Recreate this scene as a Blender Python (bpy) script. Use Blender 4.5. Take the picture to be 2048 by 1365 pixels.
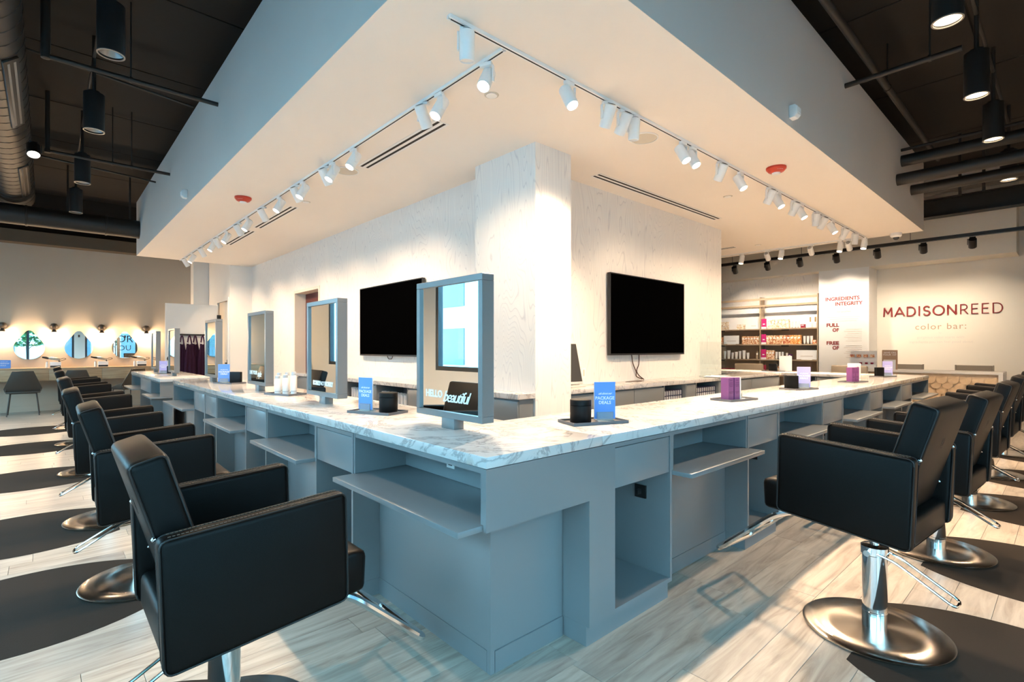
import bpy, bmesh, math, random
from mathutils import Vector, Matrix
random.seed(7)
PI = math.pi
for o in list(bpy.data.objects): bpy.data.objects.remove(o, do_unlink=True)
SC = bpy.context.scene
COL = SC.collection

# ------------------------------------------------------------------ camera
F_PX, CX, HY, HCAM = 1024.0, 1024.0, 697.3, 1.485
AZ = math.radians(47.67)
CAMP = Vector((-1.326, -1.612, HCAM))
cam_data = bpy.data.cameras.new('camera'); cam = bpy.data.objects.new('camera', cam_data); COL.objects.link(cam)
cam_data.sensor_width = 36; cam_data.lens = 18.0
cam_data.shift_y = (HY - 682.5) / 2048.0
cam_data.clip_start = 0.02; cam_data.clip_end = 300
cam.location = CAMP
cam.rotation_euler = (PI/2, 0, math.atan2(math.sin(AZ), math.cos(AZ)) - PI/2)
SC.camera = cam

# ------------------------------------------------------------------ world / exposure
W = bpy.data.worlds.new('sky_world'); SC.world = W; W.use_nodes = True
wn = W.node_tree.nodes; wl = W.node_tree.links
bg = wn['Background']
tc = wn.new('ShaderNodeTexCoord'); sep = wn.new('ShaderNodeSeparateXYZ'); wl.new(tc.outputs['Generated'], sep.inputs[0])
rmp = wn.new('ShaderNodeValToRGB'); wl.new(sep.outputs['Z'], rmp.inputs[0])
rmp.color_ramp.elements[0].position = 0.45; rmp.color_ramp.elements[0].color = (0.36, 0.75, 1.0, 1)
rmp.color_ramp.elements[1].position = 0.9; rmp.color_ramp.elements[1].color = (0.20, 0.60, 1.0, 1)
wl.new(rmp.outputs[0], bg.inputs[0]); bg.inputs[1].default_value = 5.4
SC.view_settings.view_transform = 'Standard'
SC.view_settings.look = 'None'
SC.view_settings.gamma = 1.0
SC.view_settings.use_curve_mapping = False
SC.view_settings.exposure = 1.5
SPOT_W = 330.0
WARM = (1.0, 0.73, 0.48)

# pixel (2048x1365 frame) -> point on a known plane of the room
def ray(px, py):
    u = (px-CX)/F_PX; v = -(py-HY)/F_PX; s, c = math.sin(AZ), math.cos(AZ)
    return Vector((u*s+c, -u*c+s, v))
def atz(px, py, z): r = ray(px, py); return CAMP + r*((z-HCAM)/r.z)
def atx(px, py, x): r = ray(px, py); return CAMP + r*((x-CAMP.x)/r.x)
def aty(px, py, y): r = ray(px, py); return CAMP + r*((y-CAMP.y)/r.y)

# ------------------------------------------------------------------ materials
def mat(name, col, rough=0.5, metal=0.0, emit=None, estr=0.0, spec=None, vary=0.0, vscale=4.0, bump=0.0, bscale=40.0, alpha=None, coat=0.0, trans=0.0):
    m = bpy.data.materials.new(name); m.use_nodes = True
    nt = m.node_tree; b = nt.nodes['Principled BSDF']
    b.inputs['Base Color'].default_value = (*col, 1); b.inputs['Roughness'].default_value = rough; b.inputs['Metallic'].default_value = metal
    if spec is not None: b.inputs['Specular IOR Level'].default_value = spec
    if coat: b.inputs['Coat Weight'].default_value = coat; b.inputs['Coat Roughness'].default_value = 0.08
    if trans: b.inputs['Transmission Weight'].default_value = trans
    if emit: b.inputs['Emission Color'].default_value = (*emit, 1); b.inputs['Emission Strength'].default_value = estr
    if vary or bump:
        g = nt.nodes.new('ShaderNodeNewGeometry')
    if vary:
        n = nt.nodes.new('ShaderNodeTexNoise'); n.inputs['Scale'].default_value = vscale; n.inputs['Detail'].default_value = 4
        nt.links.new(g.outputs['Position'], n.inputs['Vector'])
        r = nt.nodes.new('ShaderNodeValToRGB'); nt.links.new(n.outputs['Fac'], r.inputs[0])
        r.color_ramp.elements[0].position = 0.3; r.color_ramp.elements[1].position = 0.7
        r.color_ramp.elements[0].color = (*[max(0, c*(1-vary)) for c in col], 1); r.color_ramp.elements[1].color = (*[min(1, c*(1+vary)) for c in col], 1)
        nt.links.new(r.outputs[0], b.inputs['Base Color'])
    if bump:
        n2 = nt.nodes.new('ShaderNodeTexNoise'); n2.inputs['Scale'].default_value = bscale; n2.inputs['Detail'].default_value = 3
        nt.links.new(g.outputs['Position'], n2.inputs['Vector'])
        bp = nt.nodes.new('ShaderNodeBump'); bp.inputs['Strength'].default_value = bump; bp.inputs['Distance'].default_value = 0.004
        nt.links.new(n2.outputs['Fac'], bp.inputs['Height']); nt.links.new(bp.outputs[0], b.inputs['Normal'])
    return m
def ramp(nt, fac, stops):
    r = nt.nodes.new('ShaderNodeValToRGB'); nt.links.new(fac, r.inputs[0])
    e = r.color_ramp.elements
    while len(e) < len(stops): e.new(0.5)
    for i, (p, c) in enumerate(stops): e[i].position = p; e[i].color = (*c, 1)
    return r.outputs[0]
def mapping(nt, scale, loc=(0, 0, 0), rot=(0, 0, 0)):
    g = nt.nodes.new('ShaderNodeNewGeometry'); mp = nt.nodes.new('ShaderNodeMapping')
    mp.inputs['Scale'].default_value = scale; mp.inputs['Location'].default_value = loc; mp.inputs['Rotation'].default_value = rot
    nt.links.new(g.outputs['Position'], mp.inputs[0]); return mp.outputs[0], g
def mixc(nt, fac, a, b, mode='MIX'):
    m = nt.nodes.new('ShaderNodeMix'); m.data_type = 'RGBA'; m.blend_type = mode
    for k, v in ((0, fac), (6, a), (7, b)):
        if isinstance(v, (int, float)): m.inputs[k].default_value = v
        elif isinstance(v, tuple): m.inputs[k].default_value = (*v, 1)
        else: nt.links.new(v, m.inputs[k])
    return m.outputs[2]

def marble():
    m = mat('marble', (0.83, 0.80, 0.77), 0.12, spec=0.5); nt = m.node_tree; b = nt.nodes['Principled BSDF']
    v, g = mapping(nt, (1, 1, 1), rot=(0.3, 0.2, 0.7))
    n0 = nt.nodes.new('ShaderNodeTexNoise'); n0.inputs['Scale'].default_value = 2.2; n0.inputs['Detail'].default_value = 8; n0.inputs['Distortion'].default_value = 1.6; n0.inputs['Roughness'].default_value = 0.62
    nt.links.new(v, n0.inputs['Vector'])
    vein = ramp(nt, n0.outputs['Fac'], [(0.0, (0, 0, 0)), (0.455, (0, 0, 0)), (0.485, (0.8, 0.8, 0.8)), (0.51, (0, 0, 0)), (1, (0, 0, 0))])
    n1 = nt.nodes.new('ShaderNodeTexNoise'); n1.inputs['Scale'].default_value = 9; n1.inputs['Detail'].default_value = 6
    nt.links.new(v, n1.inputs['Vector'])
    spots = ramp(nt, n1.outputs['Fac'], [(0.0, (0, 0, 0)), (0.56, (0, 0, 0)), (0.72, (1, 1, 1))])
    n2 = nt.nodes.new('ShaderNodeTexNoise'); n2.inputs['Scale'].default_value = 1.3; n2.inputs['Detail'].default_value = 2
    nt.links.new(v, n2.inputs['Vector'])
    msk = ramp(nt, n2.outputs['Fac'], [(0.4, (0.15, 0.15, 0.15)), (0.62, (0.9, 0.9, 0.9))])
    c1 = mixc(nt, vein, (0.54, 0.525, 0.515), (0.25, 0.24, 0.24))
    sp = mixc(nt, 1.0, spots, msk, 'MULTIPLY')
    c2 = mixc(nt, sp, c1, (0.40, 0.33, 0.28))
    nt.links.new(c2, b.inputs['Base Color']); return m

def wallpaper(name, axis):
    m = mat(name, (0.78, 0.76, 0.76), 0.7); nt = m.node_tree; b = nt.nodes['Principled BSDF']
    v, g = mapping(nt, (1.0, 1.0, 0.16))
    n = nt.nodes.new('ShaderNodeTexNoise'); n.inputs['Scale'].default_value = 2.3; n.inputs['Detail'].default_value = 2.0; n.inputs['Distortion'].default_value = 0.35
    nt.links.new(v, n.inputs['Vector'])
    mu = nt.nodes.new('ShaderNodeMath'); mu.operation = 'MULTIPLY'; mu.inputs[1].default_value = 44; nt.links.new(n.outputs['Fac'], mu.inputs[0])
    fr = nt.nodes.new('ShaderNodeMath'); fr.operation = 'FRACT'; nt.links.new(mu.outputs[0], fr.inputs[0])
    col = ramp(nt, fr.outputs[0], [(0.0, (0.80, 0.765, 0.725)), (0.42, (0.80, 0.765, 0.725)), (0.5, (0.64, 0.61, 0.60)), (0.60, (0.78, 0.745, 0.71)), (1.0, (0.80, 0.765, 0.725))])
    nt.links.new(col, b.inputs['Base Color']); return m

def floor_wood():
    m = mat('plank_wood', (0.62, 0.54, 0.46), 0.34); nt = m.node_tree; b = nt.nodes['Principled BSDF']
    oi = nt.nodes.new('ShaderNodeObjectInfo'); g = nt.nodes.new('ShaderNodeNewGeometry')
    ad = nt.nodes.new('ShaderNodeMath'); ad.operation = 'ADD'; nt.links.new(oi.outputs['Random'], ad.inputs[0]); nt.links.new(g.outputs['Random Per Island'], ad.inputs[1])
    fr = nt.nodes.new('ShaderNodeMath'); fr.operation = 'FRACT'; nt.links.new(ad.outputs[0], fr.inputs[0])
    cx = nt.nodes.new('ShaderNodeCombineXYZ')
    m5 = nt.nodes.new('ShaderNodeMath'); m5.operation = 'MULTIPLY'; m5.inputs[1].default_value = 37; nt.links.new(fr.outputs[0], m5.inputs[0])
    nt.links.new(m5.outputs[0], cx.inputs[2])
    va = nt.nodes.new('ShaderNodeVectorMath'); va.operation = 'ADD'; nt.links.new(g.outputs['Position'], va.inputs[0]); nt.links.new(cx.outputs[0], va.inputs[1])
    mp = nt.nodes.new('ShaderNodeMapping'); mp.inputs['Scale'].default_value = (0.75, 7.0, 1); nt.links.new(va.outputs[0], mp.inputs[0])
    n = nt.nodes.new('ShaderNodeTexNoise'); n.inputs['Scale'].default_value = 2.2; n.inputs['Detail'].default_value = 7; n.inputs['Distortion'].default_value = 1.1; n.inputs['Roughness'].default_value = 0.6
    nt.links.new(mp.outputs[0], n.inputs['Vector'])
    grain = ramp(nt, n.outputs['Fac'], [(0.26, (0.21, 0.165, 0.13)), (0.42, (0.345, 0.29, 0.24)), (0.58, (0.44, 0.385, 0.325)), (0.8, (0.52, 0.465, 0.40))])
    tone = ramp(nt, fr.outputs[0], [(0, (0.86, 0.86, 0.87)), (1, (1.06, 1.05, 1.03))])
    c = mixc(nt, 1.0, grain, tone, 'MULTIPLY')
    nt.links.new(c, b.inputs['Base Color']); return m

def wood(name, c0, c1, sc=(1, 1, 9), rough=0.45):
    m = mat(name, c0, rough); nt = m.node_tree; b = nt.nodes['Principled BSDF']
    v, g = mapping(nt, sc)
    n = nt.nodes.new('ShaderNodeTexNoise'); n.inputs['Scale'].default_value = 3; n.inputs['Detail'].default_value = 6; n.inputs['Distortion'].default_value = 0.5
    nt.links.new(v, n.inputs['Vector'])
    nt.links.new(ramp(nt, n.outputs['Fac'], [(0.3, c0), (0.7, c1)]), b.inputs['Base Color']); return m

def pane_mat():
    m = bpy.data.materials.new('window_glass'); m.use_nodes = True; nt = m.node_tree; nt.nodes.clear()
    out = nt.nodes.new('ShaderNodeOutputMaterial'); t = nt.nodes.new('ShaderNodeBsdfTransparent'); gl = nt.nodes.new('ShaderNodeBsdfGlossy')
    t.inputs[0].default_value = (0.93, 0.97, 0.97, 1); gl.inputs['Roughness'].default_value = 0.0
    lw_ = nt.nodes.new('ShaderNodeLayerWeight'); lw_.inputs[0].default_value = 0.5
    pw = nt.nodes.new('ShaderNodeMath'); pw.operation = 'POWER'; pw.inputs[1].default_value = 5.0; nt.links.new(lw_.outputs['Facing'], pw.inputs[0])
    ma = nt.nodes.new('ShaderNodeMath'); ma.operation = 'MULTIPLY_ADD'; ma.inputs[1].default_value = 0.6; ma.inputs[2].default_value = 0.03; nt.links.new(pw.outputs[0], ma.inputs[0])
    mx = nt.nodes.new('ShaderNodeMixShader')
    nt.links.new(ma.outputs[0], mx.inputs[0]); nt.links.new(t.outputs[0], mx.inputs[1]); nt.links.new(gl.outputs[0], mx.inputs[2]); nt.links.new(mx.outputs[0], out.inputs[0])
    return m

def art_mat(name, c0, c1, c2, sc=30):
    m = mat(name, c0, 0.4); nt = m.node_tree; b = nt.nodes['Principled BSDF']
    v, g = mapping(nt, (1, 1, 1))
    n = nt.nodes.new('ShaderNodeTexNoise'); n.inputs['Scale'].default_value = sc; n.inputs['Detail'].default_value = 1.5; n.inputs['Distortion'].default_value = 1.5
    nt.links.new(v, n.inputs['Vector'])
    nt.links.new(ramp(nt, n.outputs['Fac'], [(0.40, c0), (0.5, c1), (0.58, c2)]), b.inputs['Base Color']); return m

M = dict(
    marble=marble(), paperL=wallpaper('wood_grain_wallpaper', 0), floor=floor_wood(),
    cab=mat('grey_cabinet_paint', (0.185, 0.197, 0.206), 0.28, spec=0.5),
    white=mat('white_paint', (0.80, 0.78, 0.75), 0.65, vary=0.015, vscale=1.5),
    wallgrey=mat('greige_wall_paint', (0.46, 0.39, 0.31), 0.7, vary=0.02, vscale=1.2),
    cream=mat('cream_wall_paint', (0.74, 0.68, 0.59), 0.65, vary=0.015, vscale=1.5),
    soffit=mat('soffit_paint', (0.86, 0.79, 0.715), 0.7, vary=0.01, vscale=1.0),
    fascia=mat('fascia_paint', (0.66, 0.61, 0.56), 0.7, vary=0.02, vscale=0.8),
    deck=mat('dark_concrete_deck', (0.0105, 0.0068, 0.0044), 0.85, vary=0.25, vscale=1.1, bump=0.3, bscale=12),
    duct=mat('dark_painted_duct', (0.03, 0.025, 0.021), 0.45, metal=0.3),
    pipe=mat('dark_painted_pipe', (0.016, 0.013, 0.011), 0.5),
    blackm=mat('black_metal', (0.009, 0.0085, 0.0085), 0.38),
    leather=mat('black_leather', (0.0036, 0.0028, 0.0024), 0.42, spec=0.14, bump=0.12, bscale=420),
    seam=mat('leather_seam', (0.006, 0.005, 0.005), 0.55),
    thread=mat('brown_stitch_thread', (0.10, 0.07, 0.05), 0.7),
    chrome=mat('chrome', (0.78, 0.78, 0.78), 0.07, metal=1.0),
    steel=mat('brushed_steel_disc', (0.56, 0.515, 0.46), 0.2, metal=1.0),
    mat=mat('charcoal_floor_mat', (0.030, 0.024, 0.020), 0.85, spec=0.05, bump=0.3, bscale=200),
    mirror=mat('mirror_glass', (0.90, 0.94, 0.93), 0.0, metal=1.0),
    frame=mat('grey_blue_frame_metal', (0.20, 0.205, 0.21), 0.28, metal=0.15),
    tvscreen=mat('tv_screen', (0.0008, 0.0008, 0.0009), 0.5, spec=0.0), bezel=mat('tv_bezel', (0.02, 0.02, 0.022), 0.3),
    wfix=mat('white_fixture', (0.82, 0.81, 0.79), 0.4), slot=mat('dark_slot', (0.02, 0.015, 0.012), 0.8),
    lens=mat('lit_lens', (1, 1, 1), 0.3, emit=(1.0, 0.90, 0.76), estr=7.0),
    lensdim=mat('lens_unlit', (0.9, 0.88, 0.84), 0.2), lensp=mat('pendant_lens', (1, 0.95, 0.9), 0.3, emit=(1.0, 0.78, 0.52), estr=1.4),
    lensd=mat('pendant_reflector', (0.35, 0.32, 0.29), 0.3, metal=0.6),
    red=mat('red_plastic', (0.55, 0.045, 0.02), 0.4), grille=mat('speaker_grille', (0.60, 0.55, 0.47), 0.8),
    tray=mat('slate_tray', (0.13, 0.13, 0.14), 0.4), blackc=mat('black_canister', (0.006, 0.006, 0.0065), 0.4, spec=0.2),
    blue=mat('blue_card', (0.12, 0.30, 0.78), 0.45), lilac=mat('lilac_card', (0.42, 0.40, 0.78), 0.5), card=mat('white_card', (0.85, 0.85, 0.85), 0.5),
    acryl=mat('clear_acrylic', (0.80, 0.86, 0.88), 0.08, trans=0.75), purple=mat('purple_box', (0.21, 0.065, 0.21), 0.4), purpled=mat('deep_purple_box', (0.06, 0.018, 0.10), 0.4),
    ink=mat('white_lettering', (0.88, 0.88, 0.88), 0.5), inkp=mat('purple_print', (0.08, 0.01, 0.09), 0.5),
    bottle=mat('white_bottle', (0.80, 0.78, 0.76), 0.3), cap=mat('grey_cap', (0.45, 0.46, 0.47), 0.3),
    oak=wood('pale_oak', (0.36, 0.22, 0.12), (0.52, 0.36, 0.215), (0.8, 8.0, 14.0)), scale=wood('pale_wood_scale', (0.62, 0.44, 0.27), (0.74, 0.56, 0.37), (1, 3, 3)),
    cchair=mat('grey_plastic_shell', (0.045, 0.04, 0.034), 0.5), leg=mat('dark_leg_metal', (0.05, 0.045, 0.04), 0.4),
    plum=mat('plum_cloth', (0.045, 0.008, 0.042), 0.85, bump=0.4, bscale=60), maroon=mat('maroon_paint', (0.13, 0.03, 0.026), 0.6),
    signred=mat('sign_red', (0.24, 0.022, 0.022), 0.4), signtan=mat('sign_tan', (0.42, 0.27, 0.18), 0.6), faint=mat('faint_lettering', (0.62, 0.56, 0.52), 0.6),
    bronze=mat('bronze_fixture', (0.06, 0.048, 0.038), 0.4, metal=0.4), bulb=mat('glowing_shade', (1, 1, 1), 0.4, emit=(1.0, 0.76, 0.46), estr=7.0),
    shelfm=wood('tan_shelf', (0.36, 0.27, 0.18), (0.42, 0.32, 0.22), (2, 2, 2)), shelfw=mat('shelf_back', (0.40, 0.28, 0.18), 0.6), pink=mat('magenta_panel', (0.50, 0.02, 0.16), 0.4),
    boxa=art_mat('amber_box_print', (0.40, 0.13, 0.05), (0.72, 0.42, 0.20), (0.88, 0.74, 0.58), 26), boxb=art_mat('pale_gold_box_print', (0.55, 0.36, 0.18), (0.85, 0.74, 0.56), (0.92, 0.88, 0.80), 26),
    boxc=art_mat('copper_box_print', (0.36, 0.08, 0.04), (0.70, 0.25, 0.08), (0.85, 0.62, 0.42), 26), boxd=art_mat('orange_box_print', (0.62, 0.18, 0.03), (0.80, 0.36, 0.06), (0.9, 0.70, 0.45), 26),
    glass=pane_mat(), winframe=mat('dark_window_frame', (0.035, 0.045, 0.055), 0.4), asphalt=mat('street_asphalt', (0.16, 0.17, 0.18), 0.9, vary=0.1),
    bldg=mat('pale_building', (0.62, 0.63, 0.62), 0.8, vary=0.05, vscale=0.6), bldwin=mat('building_window', (0.10, 0.14, 0.17), 0.15),
    leaf=mat('tree_leaf', (0.05, 0.14, 0.03), 0.6, vary=0.3, vscale=8), bark=mat('tree_bark', (0.12, 0.09, 0.07), 0.9),
    clearglass=mat('clear_bottle_glass', (0.75, 0.78, 0.78), 0.05, trans=0.8), cable=mat('brown_cable', (0.07, 0.03, 0.02), 0.5),
    gold=mat('gold_cap', (0.55, 0.40, 0.18), 0.3, metal=0.6), silver=mat('silver_tube', (0.62, 0.63, 0.66), 0.3, metal=0.3), navy=mat('navy_grid', (0.03, 0.03, 0.08), 0.5),
    tablet=mat('tablet_body', (0.55, 0.53, 0.50), 0.4), tabscr=mat('tablet_glass', (0.05, 0.05, 0.05), 0.05, spec=0.8), taupe=mat('taupe_leather', (0.20, 0.165, 0.125), 0.5),
    brass=mat('desk_chair_frame', (0.24, 0.20, 0.15), 0.4), hairdry=mat('silver_dryer', (0.5, 0.47, 0.42), 0.25, metal=0.7), duckb=mat('beige_beam_paint', (0.10, 0.072, 0.045), 0.7),
    glassink=mat('grey_window_vinyl', (0.05, 0.08, 0.09), 0.6),
    rust=mat('maroon_box', (0.28, 0.02, 0.05), 0.45),
)

# radial brushing on the chair discs
_nt = M['steel'].node_tree; _b = _nt.nodes['Principled BSDF']; _b.inputs['Anisotropic'].default_value = 0.75
_tg = _nt.nodes.new('ShaderNodeTangent'); _tg.direction_type = 'RADIAL'; _tg.axis = 'Z'; _nt.links.new(_tg.outputs[0], _b.inputs['Tangent'])
# ------------------------------------------------------------------ mesh helpers
def new(): return bmesh.new()
def box(bm, x0, x1, y0, y1, z0, z1, bev=0.0, seg=2):
    x0, x1 = min(x0, x1), max(x0, x1); y0, y1 = min(y0, y1), max(y0, y1); z0, z1 = min(z0, z1), max(z0, z1)
    r = bmesh.ops.create_cube(bm, size=1.0)
    vs = r['verts']
    for v in vs: v.co = Vector(((x0+x1)/2+v.co.x*(x1-x0), (y0+y1)/2+v.co.y*(y1-y0), (z0+z1)/2+v.co.z*(z1-z0)))
    if bev > 0:
        es = list({e for v in vs for e in v.link_edges})
        bmesh.ops.bevel(bm, geom=es, offset=bev, segments=seg, affect='EDGES', profile=0.5)
    return bm
def B(*a, **k): return box(new(), *a, **k)
def prism(bm, pts, axis, a0, a1, bev=0.0, seg=2):
    def P(p, a): return (a, p[0], p[1]) if axis == 0 else ((p[0], a, p[1]) if axis == 1 else (p[0], p[1], a))
    va = [bm.verts.new(P(p, a0)) for p in pts]; vb = [bm.verts.new(P(p, a1)) for p in pts]
    n = len(pts); fs = [bm.faces.new(va), bm.faces.new(vb[::-1])]
    for i in range(n): fs.append(bm.faces.new([va[i], vb[i], vb[(i+1) % n], va[(i+1) % n]]))
    bmesh.ops.recalc_face_normals(bm, faces=fs)
    if bev > 0:
        es = list({e for f in fs for e in f.edges})
        bmesh.ops.bevel(bm, geom=es, offset=bev, segments=seg, affect='EDGES', profile=0.5)
    return bm
def frame_for(d):
    d = d.normalized(); u = Vector((0, 0, 1)) if abs(d.z) < 0.9 else Vector((1, 0, 0))
    a = d.cross(u).normalized(); return a, d.cross(a).normalized()
def tube(bm, pts, r, n=8, closed=False):
    pts = [Vector(p) for p in pts]; rings = []; N = len(pts)
    for i, p in enumerate(pts):
        if closed: d = (pts[(i+1) % N]-pts[i-1])
        else: d = pts[min(i+1, N-1)]-pts[max(i-1, 0)]
        a, b = frame_for(d)
        if rings:
            # keep twist small
            best = None
            for k in range(n):
                t = 2*PI*k/n; q = p+a*math.cos(t)*r+b*math.sin(t)*r
                dd = (q-rings[-1][0].co-(p-pts[i-1])).length
                if best is None or dd < best[0]: best = (dd, t)
            off = best[1]
        else: off = 0
        rings.append([bm.verts.new(p+a*math.cos(off+2*PI*k/n)*r+b*math.sin(off+2*PI*k/n)*r) for k in range(n)])
    m = N if closed else N-1
    fs = []
    for i in range(m):
        A, Bq = rings[i], rings[(i+1) % N]
        for k in range(n): fs.append(bm.faces.new([A[k], A[(k+1) % n], Bq[(k+1) % n], Bq[k]]))
    if not closed: fs.append(bm.faces.new(rings[0][::-1])); fs.append(bm.faces.new(rings[-1]))
    bmesh.ops.recalc_face_normals(bm, faces=fs)
    return bm
def cyl(bm, p0, p1, r0, r1=None, n=20):
    r1 = r0 if r1 is None else r1
    p0, p1 = Vector(p0), Vector(p1); a, b = frame_for(p1-p0)
    A = [bm.verts.new(p0+a*math.cos(2*PI*k/n)*r0+b*math.sin(2*PI*k/n)*r0) for k in range(n)]
    Q = [bm.verts.new(p1+a*math.cos(2*PI*k/n)*r1+b*math.sin(2*PI*k/n)*r1) for k in range(n)]
    fs = [bm.faces.new([A[k], A[(k+1) % n], Q[(k+1) % n], Q[k]]) for k in range(n)]
    fs += [bm.faces.new(A[::-1]), bm.faces.new(Q)]
    bmesh.ops.recalc_face_normals(bm, faces=fs); return bm
def lathe(bm, prof, n=24, c=(0, 0, 0)):
    rings = []
    for r, z in prof:
        if r <= 1e-6: rings.append([bm.verts.new((c[0], c[1], c[2]+z))])
        else: rings.append([bm.verts.new((c[0]+r*math.cos(2*PI*k/n), c[1]+r*math.sin(2*PI*k/n), c[2]+z)) for k in range(n)])
    fs = []
    for A, Q in zip(rings, rings[1:]):
        for k in range(n):
            k2 = (k+1) % n
            if len(A) == 1 and len(Q) == 1: continue
            if len(A) == 1: fs.append(bm.faces.new([A[0], Q[k2], Q[k]]))
            elif len(Q) == 1: fs.append(bm.faces.new([A[k], A[k2], Q[0]]))
            else: fs.append(bm.faces.new([A[k], A[k2], Q[k2], Q[k]]))
    bmesh.ops.recalc_face_normals(bm, faces=fs); return bm
def fillet(pts, r, n=4, closed=False):
    pts = [Vector(p) for p in pts]; out = []; N = len(pts)
    for i, p in enumerate(pts):
        if not closed and i in (0, N-1): out.append(p); continue
        a = pts[i-1]; b = pts[(i+1) % N]
        da = (a-p); db = (b-p); ra = min(r, da.length*0.45, db.length*0.45)
        p0 = p+da.normalized()*ra; p1 = p+db.normalized()*ra
        for k in range(n+1):
            t = k/n; out.append(p0*(1-t)**2+p*2*t*(1-t)+p1*t*t)
    return out
def mesh_of(name, bm, smooth=35):
    me = bpy.data.meshes.new(name); bm.to_mesh(me); bm.free()
    if smooth:
        me.shade_smooth(); me.set_sharp_from_angle(angle=math.radians(smooth))
    return me
def obj(name, bm, m, parent=None, loc=(0, 0, 0), rot=(0, 0, 0), label=None, smooth=35):
    me = bm if isinstance(bm, bpy.types.Mesh) else mesh_of(name, bm, smooth)
    o = bpy.data.objects.new(name, me); COL.objects.link(o)
    if m is not None and len(me.materials) == 0: me.materials.append(M[m] if isinstance(m, str) else m)
    o.location = loc; o.rotation_euler = rot
    if parent: o.parent = parent
    if label: o['label'] = label
    return o
def tag(o, label, cat, group=None):
    o['label'] = label; o['category'] = cat
    if group: o['group'] = group
    return o
def thing(name, label, cat, loc=(0, 0, 0), rotz=0.0, group=None):
    o = bpy.data.objects.new(name, None); COL.objects.link(o); o.empty_display_size = 0.1
    o.location = loc; o.rotation_euler = (0, 0, rotz); return tag(o, label, cat, group)
def struct(name, bm, m, label, smooth=0):
    o = obj(name, bm, m, smooth=smooth); o['kind'] = 'structure'; o['label'] = label; return o
def sthing(name, label, loc=(0, 0, 0), rotz=0.0):
    o = bpy.data.objects.new(name, None); COL.objects.link(o); o.location = loc; o.rotation_euler = (0, 0, rotz); o['kind'] = 'structure'; o['label'] = label; return o
def dup(root, loc=None, rotz=None, label=None, group=None, parent=None):
    r = root.copy(); COL.objects.link(r)
    if parent is not None: r.parent = parent
    if loc is not None: r.location = loc
    if rotz is not None: r.rotation_euler = (0, 0, rotz)
    if label: r['label'] = label
    if group: r['group'] = group
    for ch in list(root.children): dup(ch, parent=r)
    return r
ORD = ['first', 'second', 'third', 'fourth', 'fifth', 'sixth', 'seventh', 'eighth', 'ninth', 'tenth', 'eleventh', 'twelfth', 'thirteenth', 'fourteenth', 'fifteenth', 'sixteenth', 'seventeenth', 'eighteenth', 'nineteenth', 'twentieth', 'twenty-first', 'twenty-second']
def text_mesh(body, size, depth=0.0, shear=0.0, offset=0.0, spacing=1.0, align='CENTER'):
    cu = bpy.data.curves.new('lettering', 'FONT'); cu.body = body; cu.size = size; cu.extrude = depth; cu.shear = shear; cu.offset = offset
    cu.space_character = spacing; cu.align_x = align; cu.align_y = 'CENTER'; cu.resolution_u = 3
    o = bpy.data.objects.new('lettering_tmp', cu); COL.objects.link(o)
    bpy.context.view_layer.update()
    me = bpy.data.meshes.new_from_object(o.evaluated_get(bpy.context.evaluated_depsgraph_get()))
    bpy.data.objects.remove(o); bpy.data.curves.remove(cu)
    me.materials.clear(); return me
# rotations turning text (in XY, facing +Z) upright: facing -Y, and facing -X
ROT_MY = (PI/2, 0, 0); ROT_MX = (PI/2, 0, -PI/2); ROT_PY = (PI/2, 0, PI); ROT_PX = (PI/2, 0, PI/2)

# ------------------------------------------------------------------ room constants
XW, YW, XE, YN = -4.2, -4.6, 13.2, 14.95      # facades (left, street) and far walls
ZS, ZF, ZC = 3.535, 4.715, 5.15               # soffit underside, fascia top, deck
ZT, TK = 1.04, 0.049                          # worktop
CLX, CLY = 2.52, 2.50                         # core wall planes

# ------------------------------------------------------------------ floor
fl = struct('floor', B(XW, XE+2, YW, YN+0.1, -0.1, -0.006), 'slot', 'pale grey-beige wood plank floor running through the whole salon')
PW, PL = 0.183, 1.22
pl_bm = B(-PL/2+0.001, PL/2-0.001, -PW/2+0.0008, PW/2-0.0008, -0.006, 0.0, bev=0.0012, seg=1)
plank_me = mesh_of('plank', pl_bm); plank_me.materials.append(M['floor'])
cand = []; rest = new()
fwd = Vector((math.cos(AZ), math.sin(AZ)))
ny = int((YN-YW)/PW)+1
for j in range(ny):
    yc = YW+PW*(j+0.5)
    if yc+PW/2 > YN+0.05: continue
    off = random.random()*PL; x = XW-off
    while x < XE+0.3:
        x0, x1 = max(x, XW), min(x+PL, XE+0.3); xc = (x0+x1)/2
        full = (x1-x0) > PL-1e-4
        inside = (xc > 0.5 and yc > 0.5 and not (xc > 9.9 or yc > 12.3))
        d = Vector((xc-CAMP.x, yc-CAMP.y)); f = d.dot(fwd); rgt = d.x*fwd.y-d.y*fwd.x
        vis = full and not inside and f > 0.6 and abs(rgt) < f*1.12+0.5
        if vis: cand.append((d.length, xc, yc))
        elif x1-x0 > 0.03: box(rest, x0+0.001, x1-0.001, yc-PW/2+0.0008, yc+PW/2-0.0008, -0.006, 0.0)
        x += PL
cand.sort()
for d, xc, yc in cand[300:]: box(rest, xc-PL/2+0.001, xc+PL/2-0.001, yc-PW/2+0.0008, yc+PW/2-0.0008, -0.006, 0.0)
for d, xc, yc in cand[:300]:
    o = obj('plank', plank_me, None, fl, (xc, yc, 0))
o = obj('plank_field', rest, 'floor', fl, smooth=0); o['kind'] = 'stuff'; o['label'] = 'remaining pale wood planks of the floor'

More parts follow.
